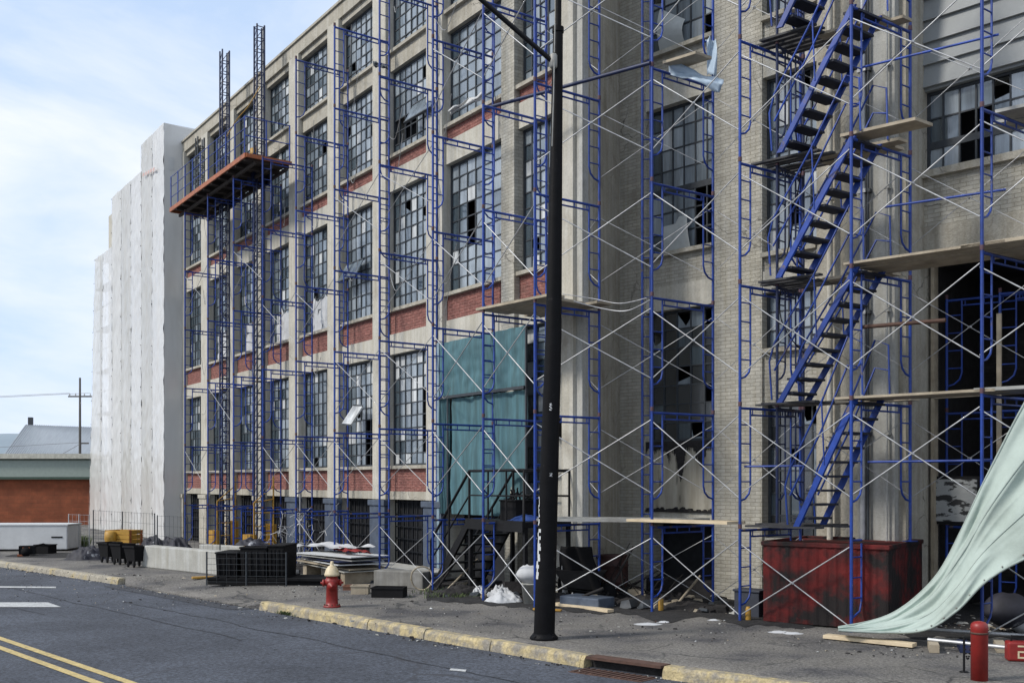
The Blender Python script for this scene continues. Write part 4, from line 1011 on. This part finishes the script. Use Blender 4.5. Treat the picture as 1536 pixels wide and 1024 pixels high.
# black bins (tilt trucks)
for k, (px, py) in enumerate(((165, 843), (184, 846), (205, 850))):
    t = thing('tilt_cart', ['leftmost black plastic tilt cart by the concrete barrier', 'middle black plastic tilt cart of three', 'black plastic tilt cart touching the barrier end'][k], 'cart', G(px, py), R(-35), 'black plastic tilt carts')
    m = MB(); q = [(-.42, -.3, .2), (.42, -.3, .2), (.42, .3, .2), (-.42, .3, .2), (-.62, -.36, .68), (.52, -.36, .68), (.52, .36, .68), (-.62, .36, .68)]
    m.add(q, [(0, 3, 2, 1), (0, 1, 5, 4), (1, 2, 6, 5), (2, 3, 7, 6), (3, 0, 4, 7)]); m.box(-.66, .56, -.4, -.36, .64, .7); m.box(-.66, .56, .36, .4, .64, .7); m.box(-.66, -.62, -.36, .36, .64, .7); m.box(.52, .56, -.36, .36, .64, .7); m.box(-.6, .5, -.35, .35, .55, .56)
    m.build('tub', black, t, bevel=.01)
    for x, y in ((-.3, -.27), (.3, -.27), (-.3, .27), (.3, .27)):
        m = MB(); m.lathe([(.11, -.03), (.12, -.02), (.12, .02), (.11, .03)], (x, y, .12), 14, axis='y'); m.build('wheel', black, t)
    t.scale = (.42, .6, .8)
# yellow crate and barrel behind
t = thing('yellow_crate', 'yellow slatted crate behind the black tilt carts', 'crate', G(186, 832), R(-20))
m = MB()
for z in (.36, .50, .64): m.box(-.45, .45, -.3, -.27, z, z+.12); m.box(-.45, .45, .27, .3, z, z+.12); m.box(-.45, -.42, -.27, .27, z, z+.12); m.box(.42, .45, -.27, .27, z, z+.12)
m.build('slats', yellow, t)
m = MB(); 
for x in (-.43, 0, .43):
    for y in (-.24, .24): m.box(x-.03, x+.03, y-.03, y+.03, 0, .75)
m.build('leg', orange, t)
o = MB(); o.lathe([(.17, 0), (.18, .03), (.16, .2), (.18, .24), (.16, .45), (.18, .5), (.17, .7), (.1, .74)], n=14); tag(o.build('orange_drum', yellow, loc=G(166, 833)), 'small orange drum left of the yellow crate', 'drum')
# tarp piles
pile('tarp_heap', G(133, 838), .7, .5, .55, purple, 'dark rumpled tarps heaped at the foot of the white wrap', 'tarp heap', 3)
pile('tarp_heap', G(232, 833)+Vector((0, 0, 0)), 1.2, .6, .85, purple, 'dark tarps piled behind the long concrete barrier', 'tarp heap', 12, RZL)
pile('tarp_heap', G(262, 834)+Vector((0, 0, 0)), 1.3, .6, .8, purple, 'dark tarps piled further right behind the barrier', 'tarp heap', 17, RZL)
pile('soil_patch', G(95, 832), 1.6, 1.1, .06, soot, None, None, 5, kind='stuff')
# stone saw / small machine at left
t = thing('small_machine', 'small black and orange machine lying on the sidewalk at far left', 'machine', G(40, 834), R(20))
m = MB(); m.box(-.2, .25, -.15, .15, .06, .32); m.lathe([(.14, -.16), (.14, -.2)], (.0, 0, .15), 14, axis='y'); m.tube([(.2, 0, .3), (.45, 0, .36), (.6, .05, .3)], .03, 6); m.build('body', black, t)
m = MB(); m.box(-.24, .0, -.16, .16, .02, .07); m.box(-.1, .1, -.17, -.155, .15, .28); m.build('cover', orange, t)
o = MB(); o.box(-.25, .25, -.2, .2, 0, .28); o.box(-.27, .27, -.22, .22, .28, .31); tag(o.build('black_case', black, loc=G(68, 831), rz=R(-12), bevel=.02), 'black case beside the white steel box at far left', 'case')
# white steel box
a = G(101, 826); m = MB(); t = thing('site_box', 'long white steel site box at the far left', 'storage box', a, R(3))
m.box(-5.2, 0, 0, 1.2, .05, .82); m.build('body', white_paint, t, bevel=.03)
m = MB(); m.box(-5.22, .02, -.02, 1.22, .82, .86); m.build('lid', white_paint, t); m = MB(); m.box(-.5, -.15, -.012, 0, .42, .47); m.build('label_plate', black_steel, t)
m = MB(); m.box(-5, -4.8, .1, 1.1, 0, .05); m.box(-.4, -.2, .1, 1.1, 0, .05); m.build('skid', black_steel, t)
# mesh fence by the wrap
def mesh_fence(pa, pb, h, n_, label, z0=0, name='mesh_fence'):
    u = pb-pa; L_ = u.length; t = thing(name, label, 'fence', pa, math.atan2(u.y, u.x), 'wire mesh fence panels')
    m = MB()
    k = 0
    while k*.22 < L_: m.tube([(k*.22, 0, z0+.05), (k*.22, 0, z0+h)], .0035, 4, caps=False); k += 1
    for j in range(n_): m.tube([(0, 0, z0+.08+j*(h-.1)/(n_-1)), (L_, 0, z0+.08+j*(h-.1)/(n_-1))], .0035, 4, caps=False)
    m.build('wire_mesh', galv if 'pale' in label else steel_dark, t)
    m = MB()
    for x in (0, L_/2, L_): m.tube([(x, 0, 0), (x, 0, z0+h)], .018, 6)
    m.build('post', galv if 'pale' in label else steel_dark, t); return t
mesh_fence(G(103, 822), G(134, 824), 1.15, 6, 'pale wire fence panel between the white box and the wrap')
mesh_fence(G(140, 824), G(232, 836), 1.3, 5, 'dark wire fence panel along the foot of the white wrap')
mesh_fence(G(236, 837), G(330, 846), 1.25, 5, 'dark wire fence panel before the shaded scaffold bays')
# pallet with totes
pb_ = G(383, 873); t = thing('pallet', 'black pallet on the sidewalk carrying black totes', 'pallet', pb_, R(-6))
m = MB()
for y in (-.5, 0, .5): m.box(-.85, .85, y-.06, y+.06, 0, .12)
for k in range(8): m.box(-.85+k*.22, -.7+k*.22, -.56, .56, .12, .15)
m.box(-.85, 1.75, -.58, -.56, .1, .15); m.box(.86, 1.75, -.56, .5, .12, .14); m.box(.86, 1.75, -.5, -.4, 0, .12); m.box(.86, 1.75, .3, .4, 0, .12); m.build('frame', black, t)
def tote(dx, dy, w_, d_, h_, label, z=.15):
    q = pb_+Matrix.Rotation(R(-6), 3, 'Z') @ Vector((dx, dy, 0)); t = thing('black_tote', label, 'tote', Vector((q.x, q.y, z)), R(-6), 'black totes on the pallet')
    m = MB(); v = [(-w_*.46, -d_*.46, 0), (w_*.46, -d_*.46, 0), (w_*.46, d_*.46, 0), (-w_*.46, d_*.46, 0), (-w_*.5, -d_*.5, h_), (w_*.5, -d_*.5, h_), (w_*.5, d_*.5, h_), (-w_*.5, d_*.5, h_)]
    m.add(v, [(0, 3, 2, 1), (4, 5, 6, 7), (0, 1, 5, 4), (1, 2, 6, 5), (2, 3, 7, 6), (3, 0, 4, 7)])
    for k in range(4): x = -w_*.36+k*w_*.24; m.box(x, x+.03, -d_*.5-.012, -d_*.44, .04, h_-.05)
    m.build('body', black, t, bevel=.012); m = MB(); m.box(-w_*.52, w_*.52, -d_*.52, d_*.52, h_, h_+.04); m.build('lid', black, t, bevel=.01)
tote(-.5, 0, .5, .8, .5, 'smaller black tote at the left end of the pallet'); tote(.12, 0, .6, .9, .62, 'middle black tote on the pallet'); tote(.62, .0, .36, .9, .66, 'tallest black tote at the right end of the pallet')
pile('rag_heap', pb_+Vector((-.1, 0, .82)), .42, .3, .22, purple, 'rags and scraps heaped on top of the middle black tote', 'rag heap', 9)
mesh_fence(pb_+Vector((-.88, -.62, 0)), pb_+Vector((.86, -.8, 0)), .72, 6, 'thin wire cage panel before the black totes')
m = MB(); m.box(-.5, .5, -.1, .1, 0, .04); tag(m.build('yellow_strap', yellow, loc=G(322, 866), rz=R(25)), 'yellow strap lying at the left end of the pallet', 'strap')
# second dark pallet and sheets to right of totes
t = thing('sheet_stack', 'low stack of flat weathered sheets and panels beneath the scaffold', 'sheet stack', G(512, 868), lrz-math.pi/2)
for k in range(6):
    m = MB(); Mx = Matrix.Rotation(R(random.uniform(-7, 7)), 4, 'Z') @ Matrix.Rotation(R(random.uniform(-2, 2)), 4, 'Y'); m.box(-1.2, 1.2, -.5, .5, .28+k*.055, .30+k*.055, 0, Mx)
    m.build('sheet', [concrete_grey, wood, white_paint, blue_dk, alu, white_paint][k], t)
m = MB(); m.box(-1.1, -.9, -.45, .45, 0, .27); m.box(.9, 1.1, -.45, .45, 0, .27); m.box(-.1, .1, -.45, .45, 0, .27); m.build('bearer', wood, t)
m = MB(); m.grid(lambda u, v: Vector((u*1.5-.3, v*.25-.1+.08*math.sin(u*9), .68+.10*noise.noise(Vector((u*5, v*3, 1))))), 24, 5); m.build('red_strap', red_paint, t)
o = MB(); o.grid(lambda u, v: Vector((u*2.0-1, (v-.5)*1.0, .02+.1*noise.noise(Vector((u*4, v*4, 7)))+.06)), 20, 12); o = o.build('white_sheeting', white_cloth, loc=G(500, 862)+Vector((0, 0, .62)), rz=lrz-math.pi/2+.15); tag(o, 'crumpled white sheeting lying over the flat sheet stack', 'sheeting')
o = MB(); o.box(-1.5, 1.5, -.6, .6, .22, .26); o.box(-1.4, -1.2, -.5, .5, 0, .22); o.box(1.2, 1.4, -.5, .5, 0, .22); tag(o.build('low_bench', concrete_grey, loc=G(600, 868)+Vector((0, .0, 0)), rz=lrz-math.pi/2), 'low grey board on blocks behind the short concrete block', 'board')
# trays and pots behind hydrant
for k, (px, py, w_, d_, h_, mt, lb, nm, ct) in enumerate(((584, 895, .62, .34, .2, black, 'open black plastic tray in front of the short concrete block', 'plastic_tray', 'tray'),
        (541, 890, .34, .26, .18, wood, 'small tan box just right of the hydrant', 'tan_box', 'box'), (530, 884, .4, .24, .1, mat('terracotta', (.22, .1, .06), .8), 'shallow terracotta trough behind the tan box', 'trough', 'trough'))):
    m = MB(); th = .02; m.box(-w_/2, w_/2, -d_/2, d_/2, 0, th); m.box(-w_/2, w_/2, -d_/2, -d_/2+th, th, h_); m.box(-w_/2, w_/2, d_/2-th, d_/2, th, h_); m.box(-w_/2, -w_/2+th, -d_/2+th, d_/2-th, th, h_); m.box(w_/2-th, w_/2, -d_/2+th, d_/2-th, th, h_)
    m.box(-w_/2-.015, w_/2+.015, -d_/2-.015, -d_/2-.001, h_-.03, h_)
    tag(m.build(nm, mt, loc=G(px, py), rz=R(-8+6*k)), lb, ct)
# small trolley / coiled wire
t = thing('hose_coil', 'loose coil of brown hose leaning at the concrete block', 'hose', G(632, 886))
m = MB(); m.tube([(.22*math.cos(a*.5)+.02*random.random(), .05*math.sin(a), .26+.24*math.sin(a*.5)) for a in range(60)], .014, 5); m.build('coil', wood, t)
# cloth piles right of stairs
def cloth(name, loc, w_, d_, h, label, seed, mt=white_cloth): return pile(name, loc, w_*.62, d_*.62, h*.8, mt, label, 'cloth', seed, n=46)
cloth('white_cloth', G(718, 893), .42, .4, .34, 'small off-white bundled cloth left of the larger pile', 4)
cloth('white_cloth', G(756, 903), .75, .5, .34, 'crumpled white cloth pile at the foot of the lamp post', 8)
cloth('white_cloth', G(752, 896), .5, .4, .42, 'white cloth bunched behind the crumpled pile', 15)
# white bag resting on bucket
t = thing('bucket', 'grey bucket under the hanging white bag behind the lamp post', 'bucket', G(796, 906))
m = MB(); m.lathe([(.13, 0), (.165, .36), (.175, .36), (.175, .39)], n=16); m.build('pail', concrete_grey, t)
def bag(loc, w_, d_, h, label, seed, mt=white_cloth):
    m = MB(); m.grid(lambda u, v: Vector((w_/2*math.cos(2*math.pi*u)*math.sin(math.pi*(.04+.92*v))**.7*(1+.12*noise.noise(Vector((math.cos(6.283*u)*2, v*4, seed)))), d_/2*math.sin(2*math.pi*u)*math.sin(math.pi*(.04+.92*v))**.7, h*v*(1+.1*noise.noise(Vector((u*3, v*3, seed)))))), 28, 18)
    o = m.build('plastic_bag', mt, loc=loc); return tag(o, label, 'bag')
bag(G(796, 906)+Vector((0, -.02, .37)), .56, .4, .34, 'full white bag sitting on the bucket left of the lamp post base', 3)
t = thing('wheelbarrow', 'dark wheelbarrow covered by black sheet right of the lamp post', 'wheelbarrow', G(868, 903), R(-10))
m = MB(); m.add([(-.2, -.28, .3), (.35, -.22, .25), (.35, .22, .25), (-.2, .28, .3), (-.42, -.36, .62), (.5, -.3, .58), (.5, .3, .58), (-.42, .36, .62)], [(0, 3, 2, 1), (4, 5, 6, 7), (0, 1, 5, 4), (1, 2, 6, 5), (2, 3, 7, 6), (3, 0, 4, 7)]); m.build('tray', black_steel, t)
m = MB(); m.tube([(.5, -.12, .18), (-.3, -.25, .28), (-.95, -.28, .55)], .018, 6); m.tube([(.5, .12, .18), (-.3, .25, .28), (-.95, .28, .55)], .018, 6); m.tube([(-.3, -.25, .28), (-.3, -.25, 0)], .018, 6); m.tube([(-.3, .25, .28), (-.3, .25, 0)], .018, 6); m.build('frame', black_steel, t)
m = MB(); m.lathe([(.17, -.04), (.18, 0), (.17, .04)], (.52, 0, .18), 16, axis='y'); m.build('wheel', black, t)
def hang(loc, w_, h, label, seed, mt, rz=0, name='hanging_sheet', lean=.3):
    m = MB(); m.grid(lambda u, v: Vector(((u-.5)*w_*(1-.35*v)+.05*noise.noise(Vector((v*3, 0, seed))), .06*math.sin(u*13+v*3+seed)-lean*(v)*.4, h*v)), 24, 20); o = m.build(name, mt, loc=loc, rz=rz)
    s_ = o.modifiers.new('t', 'SOLIDIFY'); s_.thickness = .006; return tag(o, label, 'sheet')
hang(G(856, 902)+Vector((-.0, -.15, .12)), .38, .8, 'white sheet hanging over the wheelbarrow right of the lamp post', 3, white_cloth, R(-15))
hang(G(872, 905)+Vector((0, .12, .0)), .9, 1.05, 'black sheet draped over the wheelbarrow', 5, black, R(-20), lean=.9)
m = MB(); m.box(-.42, .42, -.25, .25, 0, .2); tag(m.build('foam_block', blue_base, loc=G(873, 912)+Vector((.1, .15, 0)), rz=R(-40), bevel=.02), 'blue grey block beneath the black draped sheet', 'block')
# boards and pieces on the pavement
def board(pa, pb, w_, th, mt, label, nm='timber_board', z=.012, cat='board'):
    a = G(*pa); b = G(*pb); u = b-a; m = MB(); m.box(0, u.length, -w_/2, w_/2, 0, th); o = m.build(nm, mt, loc=a+Vector((0, 0, z)), rz=math.atan2(u.y, u.x), bevel=.004); return tag(o, label, cat)
board((833, 908), (916, 919), .16, .05, woodnew, 'pale timber board lying right of the lamp post')
board((1238, 957), (1372, 971), .18, .05, woodnew, 'thick pale timber lying below the green tarpaulin')
board((800, 915), (842, 917), .08, .03, yellow, 'yellow stick lying left of the lamp post foot', cat='stick')
pipe(G(1392, 972)+Vector((0, 0, .12)), G(1560, 990)+Vector((0, 0, .12)), .025, galv, 'nearer steel tube lying at the lower right, behind the red bollard', group='steel tubes on the ground')
pipe(G(1388, 960)+Vector((0, 0, .16)), G(1560, 972)+Vector((0, 0, .16)), .025, galv, 'farther steel tube lying at the lower right', group='steel tubes on the ground')
for k, px in enumerate((1400, 1445, 1500)):
    m = MB(); m.box(-.06, .06, -.25, .25, 0, .1); tag(m.build('timber_block', [wood, blue_dk, wood][k], loc=G(px, 974), rz=R(-20)), ['left timber block under the steel tubes', 'dark block under the middle of the steel tubes', 'right timber block under the steel tubes'][k], 'block')
# red fuel case far right
t = thing('red_fuel_can', 'red fuel can with pale mark at the lower right edge', 'fuel can', G(1530, 990), R(-12))
m = MB(); m.box(-.16, .16, -.09, .09, 0, .24); m.build('can', red_paint, t, bevel=.025)
m = MB(); m.tube([(-.1, 0, .24), (-.1, 0, .3), (.08, 0, .3), (.08, 0, .24)], .014, 6); m.lathe([(.03, .24), (.03, .28)], (.12, 0, 0), 10); m.build('handle', black, t)
m = MB(); q = -.094
for (x0_, x1_, z0_, z1_) in ((-.05, .05, .18, .2), (.03, .05, .13, .18), (-.05, .05, .11, .13), (-.05, -.03, .06, .11), (-.05, .05, .04, .06)): m.box(x0_, x1_, q, q+.003, z0_, z1_)
m.build('marking', cream_paint, t)
bag(G(1512, 958)+Vector((.15, .3, .12)), .7, .5, .5, 'white and black bag behind the tarpaulin at the right edge', 7, purple)
bag(G(1540, 955)+Vector((.1, .2, 0)), .5, .45, .36, 'pale bag on the ground at the right edge', 9)
# plastic sheet flapping high
def flap(P, label, seed, mt):
    m = MB(); m.grid(lambda u, v: P[0].lerp(P[1], u).lerp(P[3].lerp(P[2], u), v)+Vector((0, -.06*math.sin(u*6+v*5), .07*noise.noise(Vector((u*4, v*4, seed))))), 20, 8); o = m.build('plastic_sheet', mt); s_ = o.modifiers.new('t', 'SOLIDIFY'); s_.thickness = .004; return tag(o, label, 'plastic sheet')
pale_blue = mat('pale_blue_film', (.42, .52, .62), .35, var=.15, scale=2)
flap([D(1000, 92, 17.1), D(1086, 120, 16.7), D(1080, 137, 16.6), D(1005, 110, 17.0)], 'pale plastic film flapping off the scaffold high right of the lamp post', 2, pale_blue)
flap([D(1058, 60, 17.6), D(1074, 58, 17.5), D(1076, 118, 17.5), D(1062, 112, 17.6)], 'narrow blue plastic strip hanging beside the top window of the brick pier', 4, pale_blue)
flap([D(672, 166, 20.6), D(722, 138, 19.5), D(724, 146, 19.4), D(676, 170, 20.6)], 'strip of clear film stretched across the upper window by the netting bay', 6, white_plastic)
flap([D(560, 92, 22.5), D(580, 99, 21.8), D(582, 103, 21.8), D(560, 99, 22.5)], 'dark scrap of film snagged on a scaffold joint near the roof', 8, steel_dark)
# cables
def cable(pts, r, label, mt=rope):
    P = [Vector(p) for p in pts]; Q = [crv(P, i/30) for i in range(31)]; o_ = Q[0]; m = MB(); m.tube([q-o_ for q in Q], r, 5); o = m.build('cable', mt, loc=o_); return tag(o, label, 'cable', 'loose cables on the scaffold')
cable([D(844, 447, 17.9), D(900, 462, 17.7), D(940, 466, 17.4), D(975, 450, 17)], .012, 'grey cable sagging between lamp post and brick pier', galv)
cable([D(844, 441, 17.9), D(890, 448, 17.7), D(930, 455, 17.4), D(970, 447, 17)], .009, 'thinner cable sagging just above the grey one', galv)
cable([D(1212, 195, 16), D(1190, 330, 16.2), D(1170, 470, 16.3), D(1215, 540, 16)], .010, 'black hose hanging behind the stairs', black)
for k in range(40):
    # wall-side wires, each from a scaffold joint to the facade
    i = k % 8; z = 4.5+((k*3.7) % 9); a = LP(-i*2.27-.3+.4*random.random(), -.12, z+random.uniform(-.5, .5)); b = LP(-i*2.27+1.6+.5*random.random(), -.9, z+random.uniform(-.7, .6)); c = (a+b)/2-Vector((0, 0, random.uniform(.1, .5)))
    cable([a, c, b], .007, ['tie wire sagging across a lower window of the long facade', 'tie wire sagging across an upper window of the long facade'][1 if z > 9 else 0], galv)
cable([D(390, 130, 29.5), D(372, 160, 29.6), D(355, 180, 30), D(340, 205, 31)], .015, 'yellow hose looping between the two tall masts', yellow)

for k, (pa, pb, hz_) in enumerate(((( 652, 889), (700, 884), .9), ((664, 893), (716, 882), .6), ((905, 905), (950, 900), 1.0), ((1010, 915), (1050, 905), .5), ((846, 908), (905, 912), .35))):
    a = G(*pa); b = G(*pb); b.z = hz_; m = MB(); m.tube([Vector((0, 0, .03)), b-a], .028, 4); tag(m.build('leaning_board', [char, wood, char, wood, char][k], loc=a), ['burnt board leaning at the foot of the black stairs', 'weathered board leaning across the burnt one by the black stairs', 'burnt board leaning against the dented drum', 'weathered stick leaning in the opening under the smoke stained panel', 'burnt board propped on the blue grey block'][k], 'board', 'leaning boards at the wall foot')
# ------------------------------------------------------------ charred ground, painted wall-foot shadow and rubble
m = MB()  # charred soil, its band widened to paint contact shadow along the wall foot
def soot_shadow_fn(u, v):
    px = 640+u*900; ytop = 862+u*50; ybot = 903+u*60+12*noise.noise(Vector((u*14, 0, 1)))+5*noise.noise(Vector((u*50, 0, 2)))
    if u < .35: ybot = 901+u*62+8*noise.noise(Vector((u*30, 0, 1)))
    p = G(px, ytop+(ybot-ytop)*v); p.z = .02+.03*(1-abs(2*v-1))+.02*noise.noise(Vector((p.x*3, p.y*3, 0))); 
    if v > .98: p.z = .006
    return p
m.grid(soot_shadow_fn, 140, 14); tag(m.build('charred_shadow_soil', soot), kind='stuff')
def chips(name, n, fn, mts, smin, smax, flat=.5):
    m = MB()
    for i in range(n):
        c = fn(); s = random.uniform(smin, smax)*(1 if random.random() > .1 else 2); Mx = Matrix.Translation(c) @ Matrix.Rotation(random.random()*6.28, 4, 'Z') @ Matrix.Rotation(random.uniform(-.5, .5), 4, 'X')
        a = s*random.uniform(.5, 1.4); b = s*random.uniform(.4, 1); d_ = s*random.uniform(.15, flat)
        v = [Vector((x*random.uniform(.6, 1), y*random.uniform(.6, 1), z)) for x, y, z in ((-a, -b, 0), (a, -b, 0), (a, b, 0), (-a, b, 0), (-a*.7, -b*.7, d_), (a*.7, -b*.7, d_), (a*.7, b*.7, d_), (-a*.7, b*.7, d_))]
        m.add([Mx @ q for q in v], [(0, 3, 2, 1), (4, 5, 6, 7), (0, 1, 5, 4), (1, 2, 6, 5), (2, 3, 7, 6), (3, 0, 4, 7)], random.choices(range(len(mts)), weights=[12, 4, 2, .4, .6][:len(mts)])[0])
    return tag(m.build(name, mts), kind='stuff')
def inband():
    u = random.random(); px = 640+u*880; return G(px, 876+u*50+random.random()**.8*(14+u*14))+Vector((0, 0, .03))
chips('rubble', 2600, inband, [char, concrete_grey, wood, white_paint, rust], .012, .05)
def nearwall():
    px = random.uniform(655, 1085); return G(px, 874+(px-655)*.06+random.random()*22)+Vector((0, 0, .02))
chips('charred_rubble', 420, nearwall, [char, steel_dark, wood, concrete_grey], .05, .15, .9)
def underleft():
    px = random.uniform(400, 650); return G(px, 846+(px-400)*.12+random.random()*8)+Vector((0, 0, .0))
chips('charred_rubble', 260, underleft, [char, steel_dark, wood, concrete_grey], .05, .16, .9)
for k, (px, py, w_, h_) in enumerate(((690, 893, .5, .3), (836, 905, .45, .3), (960, 908, .6, .26), (1030, 914, .7, .2), (640, 880, .4, .3), (470, 858, .6, .35))):
    pile('charred_heap', G(px, py), w_, w_*.6, h_, char, ['charred heap at the foot of the black stairs', 'charred heap just behind the lamp post', 'charred heap left of the opening under the smoke stained panel', 'low charred heap filling the opening under the smoke stained panel', 'charred heap between the concrete block and the black stairs', 'charred heap behind the right end of the black pallet'][k], 'debris heap', 30+k)
def onwalk():
    u = random.random(); px = -50+u*1500; y0 = 850+max(0, px)*.06; return G(px, y0+random.random()**2*55)+Vector((0, 0, .003))
chips('grit', 1800, onwalk, [char, concrete_grey, wood, white_paint, rust], .005, .017, .8)
def gut():
    u = random.uniform(-14, 14); return KP(u, -.04-random.random()**2*.25, ZR+.002)
chips('gutter_grit', 500, gut, [char, concrete_grey, wood], .006, .02, .8)
for k, (px, py, s_) in enumerate(((972, 936, .22), (996, 933, .12), (1170, 948, .18), (1190, 950, .15), (1070, 930, .1))):
    pile('paper_scrap', G(px, py), s_, s_*.6, .04, white_cloth, ['largest white scrap on the pavement below the window', 'small white scrap right of the largest one', 'white scrap before the left corner of the red bin', 'white scrap before the red bin front', 'tiny white scrap at the foot of the brick pier'][k], 'scrap', k, n=10)
# weeds
def weeds(name, pts, n, h):
    m = MB()
    for i in range(n):
        c = pts(); a = random.random()*6.28; hh = h*random.uniform(.4, 1); w_ = .008; d_ = Vector((math.cos(a), math.sin(a), 0)); s_ = Vector((-d_.y, d_.x, 0))*w_
        m.add([c-s_, c+s_, c+d_*hh*.3+Vector((0, 0, hh*.7))+s_*.7, c+d_*hh*.3+Vector((0, 0, hh*.7))-s_*.7, c+d_*hh*.7+Vector((0, 0, hh*.9))], [(0, 1, 2, 3), (3, 2, 4)])
    return tag(m.build(name, [grass_m]), kind='stuff')
weeds('weeds', lambda: G(random.gauss(680, 22), random.uniform(886, 898)), 700, .12)
weeds('weeds', lambda: KP(random.gauss(.9, .12), -.03, ZR), 90, .08)
weeds('weeds', lambda: G(random.uniform(104, 134), random.uniform(818, 822)), 500, .5)
# debris leaning below window between piers
t = thing('scrap_pile', 'tangle of burnt sticks and wire against the brick pier right of the lamp post', 'scrap pile', G(938, 898))
m = MB()
for i in range(46):
    a = Vector((random.gauss(0, .35), random.gauss(0, .15), random.uniform(0, .2))); b = a+Vector((random.gauss(0, .35), random.gauss(0, .15), random.uniform(.1, 1.1)*random.random())); m.tube([a, (a+b)/2+Vector((0, 0, .1*random.random())), b], random.uniform(.006, .02), 4)
m.build('sticks', [char], t)
t = thing('scrap_pile', 'tangle of wire and twigs under the scaffold beside the basement windows', 'scrap pile', G(450, 850))
m = MB()
for i in range(60):
    a = Vector((random.gauss(0, .4), random.gauss(0, .2), random.uniform(.2, 1.4))); b = a+Vector((random.gauss(0, .3), random.gauss(0, .15), random.uniform(-.4, .6))); m.tube([a, (a+b)/2+Vector((.05, 0, .1)), b], random.uniform(.004, .01), 4)
m.tube([(0, 0, 0), (0, 0, 1.9)], .02, 5); m.build('wire', [galv], t)
# fire of dust bin dark cylinder near pier
t = thing('oil_drum', 'dark dented drum against the brick pier right of the lamp post', 'drum', G(921, 896))
m = MB(); m.lathe([(.26, 0), (.28, .02), (.27, .3), (.285, .32), (.27, .34), (.27, .6), (.285, .62), (.27, .64), (.27, .8), (.28, .82)], n=18); m.build('shell', mat('burnt_red_brown', (.06, .025, .022), .7, var=.5), t)
# dark boxes at base of stair tower
m = MB(); m.box(-.22, .22, -.15, .15, 0, .42); m.box(-.24, .24, -.17, .17, .42, .46); tag(m.build('dark_crate', mat('dark_grey_plastic', (.03, .035, .05), .6), loc=G(1126, 925), rz=R(-40), bevel=.01), 'dark grey crate beside the left end of the red bin', 'crate')
for k, (px, py) in enumerate(((983, 917), (1113, 931))):
    m = MB(); m.lathe([(.04, 0), (.045, .02), (.045, .2), (.03, .24)], n=10); tag(m.build('yellow_canister', yellow, loc=G(px+4, py)+Vector((.04, -.06, .0)), bevel=0), ['yellow canister at the foot of the scaffold below the sooty window', 'yellow canister at the foot of the scaffold left of the red bin'][k], 'canister')

# ------------------------------------------------------------ background left
bg1 = thing('brick_building', 'low orange brick building with green fascia beyond the white wrap', 'building', (-34, 52, -.1))
m = MB(); m.box(-20, 15.5, 0, 12, 0, 2.55); m.build('wall', far_brick, bg1)
m = MB(); m.box(-20, 15.5, -.15, 12, 2.55, 3.45); m.build('fascia', sage, bg1)
m = MB(); m.box(-20.1, 15.6, -.25, 12.1, 2.45, 2.58); m.box(-20.1, 15.6, -.20, 12.1, 3.45, 3.52); m.build('trim', mat('dark_green_trim', (.04, .07, .05), .6), bg1)
m = MB(); m.box(-20.2, 15.7, -.35, 12.2, 3.52, 3.78); m.build('eave', mat('cream_eave', (.5, .49, .42), .6), bg1)
bg2 = thing('gabled_shed', 'grey metal roofed shed behind the low brick building', 'building', (0, 76, -.1))
m = MB(); xr0, xr1 = (38-CX)/F*80, (190-CX)/F*80; zr = 6.9; xe0 = (8-CX)/F*76
m.add([(xr0, 4, zr), (xr1, 4, zr-.3), (xr1+1, 0, 4.0), (xr0+.0, 0, 4.0), (xr0-1.6, 6, 4.0)], [(0, 3, 2, 1), (0, 4, 3)]); m.add([(xr0, 4, zr), (xr1, 4, zr-.3), (xr1, 10, 4), (xr0-1.6, 10, 4)], [(0, 1, 2, 3)]); m.build('roof', grey_pad, bg2)
m = MB()
for i in range(46): x = xr0+.1+i*(xr1-xr0)/46; m.tube([(x, 4, zr+.02-.3*i/46), (x, 0, 4.02)], .03, 4)
m.build('roof_ribs', grey_pad, bg2)
m = MB(); m.box(xr0-.4, xr1, .3, 9, 0, 4.0); m.build('wall', sage, bg2); m = MB(); m.box(xr0+.2, xr0+.5, 4, 4.3, zr-.2, zr+.6); m.build('vent', steel_dark, bg2)
up_ = thing('utility_pole', 'thin wooden utility pole with crossarm beyond the shed roof', 'utility pole', ((120-CX)/F*68, 68, -.1))
m = MB(); m.tube([(0, 0, 0), (0, 0, 9.4)], [.11, .07], 8); m.build('pole', mat('grey_timber_pole', (.12, .11, .10), .9), up_)
m = MB(); m.box(-.8, .8, -.04, .04, 8.08, 8.18); m.box(.0, .6, -.04, .04, 4.9, 5.0); m.build('crossarm', MATS['grey_timber_pole'], up_)
m = MB()
for x in (-.7, -.3, .3, .7): m.lathe([(.04, 8.2), (.05, 8.26), (.02, 8.36)], (x, 0, 0), 8)
m.build('insulator', white_paint, up_)
m = MB()
for x, z in ((-.7, 8.36), (.7, 8.36), (.0, 5.0)):
    P = [Vector((x, 0, z)), Vector((x-20, -5, z-1.2)), Vector((x-45, -10, z-.6))]; m.tube([crv(P, i/16) for i in range(17)], .012, 4)
m.tube([(0, 0, 4.9), (-3.8, -2, 2.2), (-6, -3, .5)], .015, 4); m.build('wire', rope, up_)
m = MB(); m.grid(lambda u, v: Vector((-700+u*900, 760+v*400, -2+math.sin(math.pi*v)*(58+26*noise.noise(Vector((u*5, v*2, 3))))*(1-.75*u))), 50, 12); tag(m.build('hill', hill_m), kind='structure')
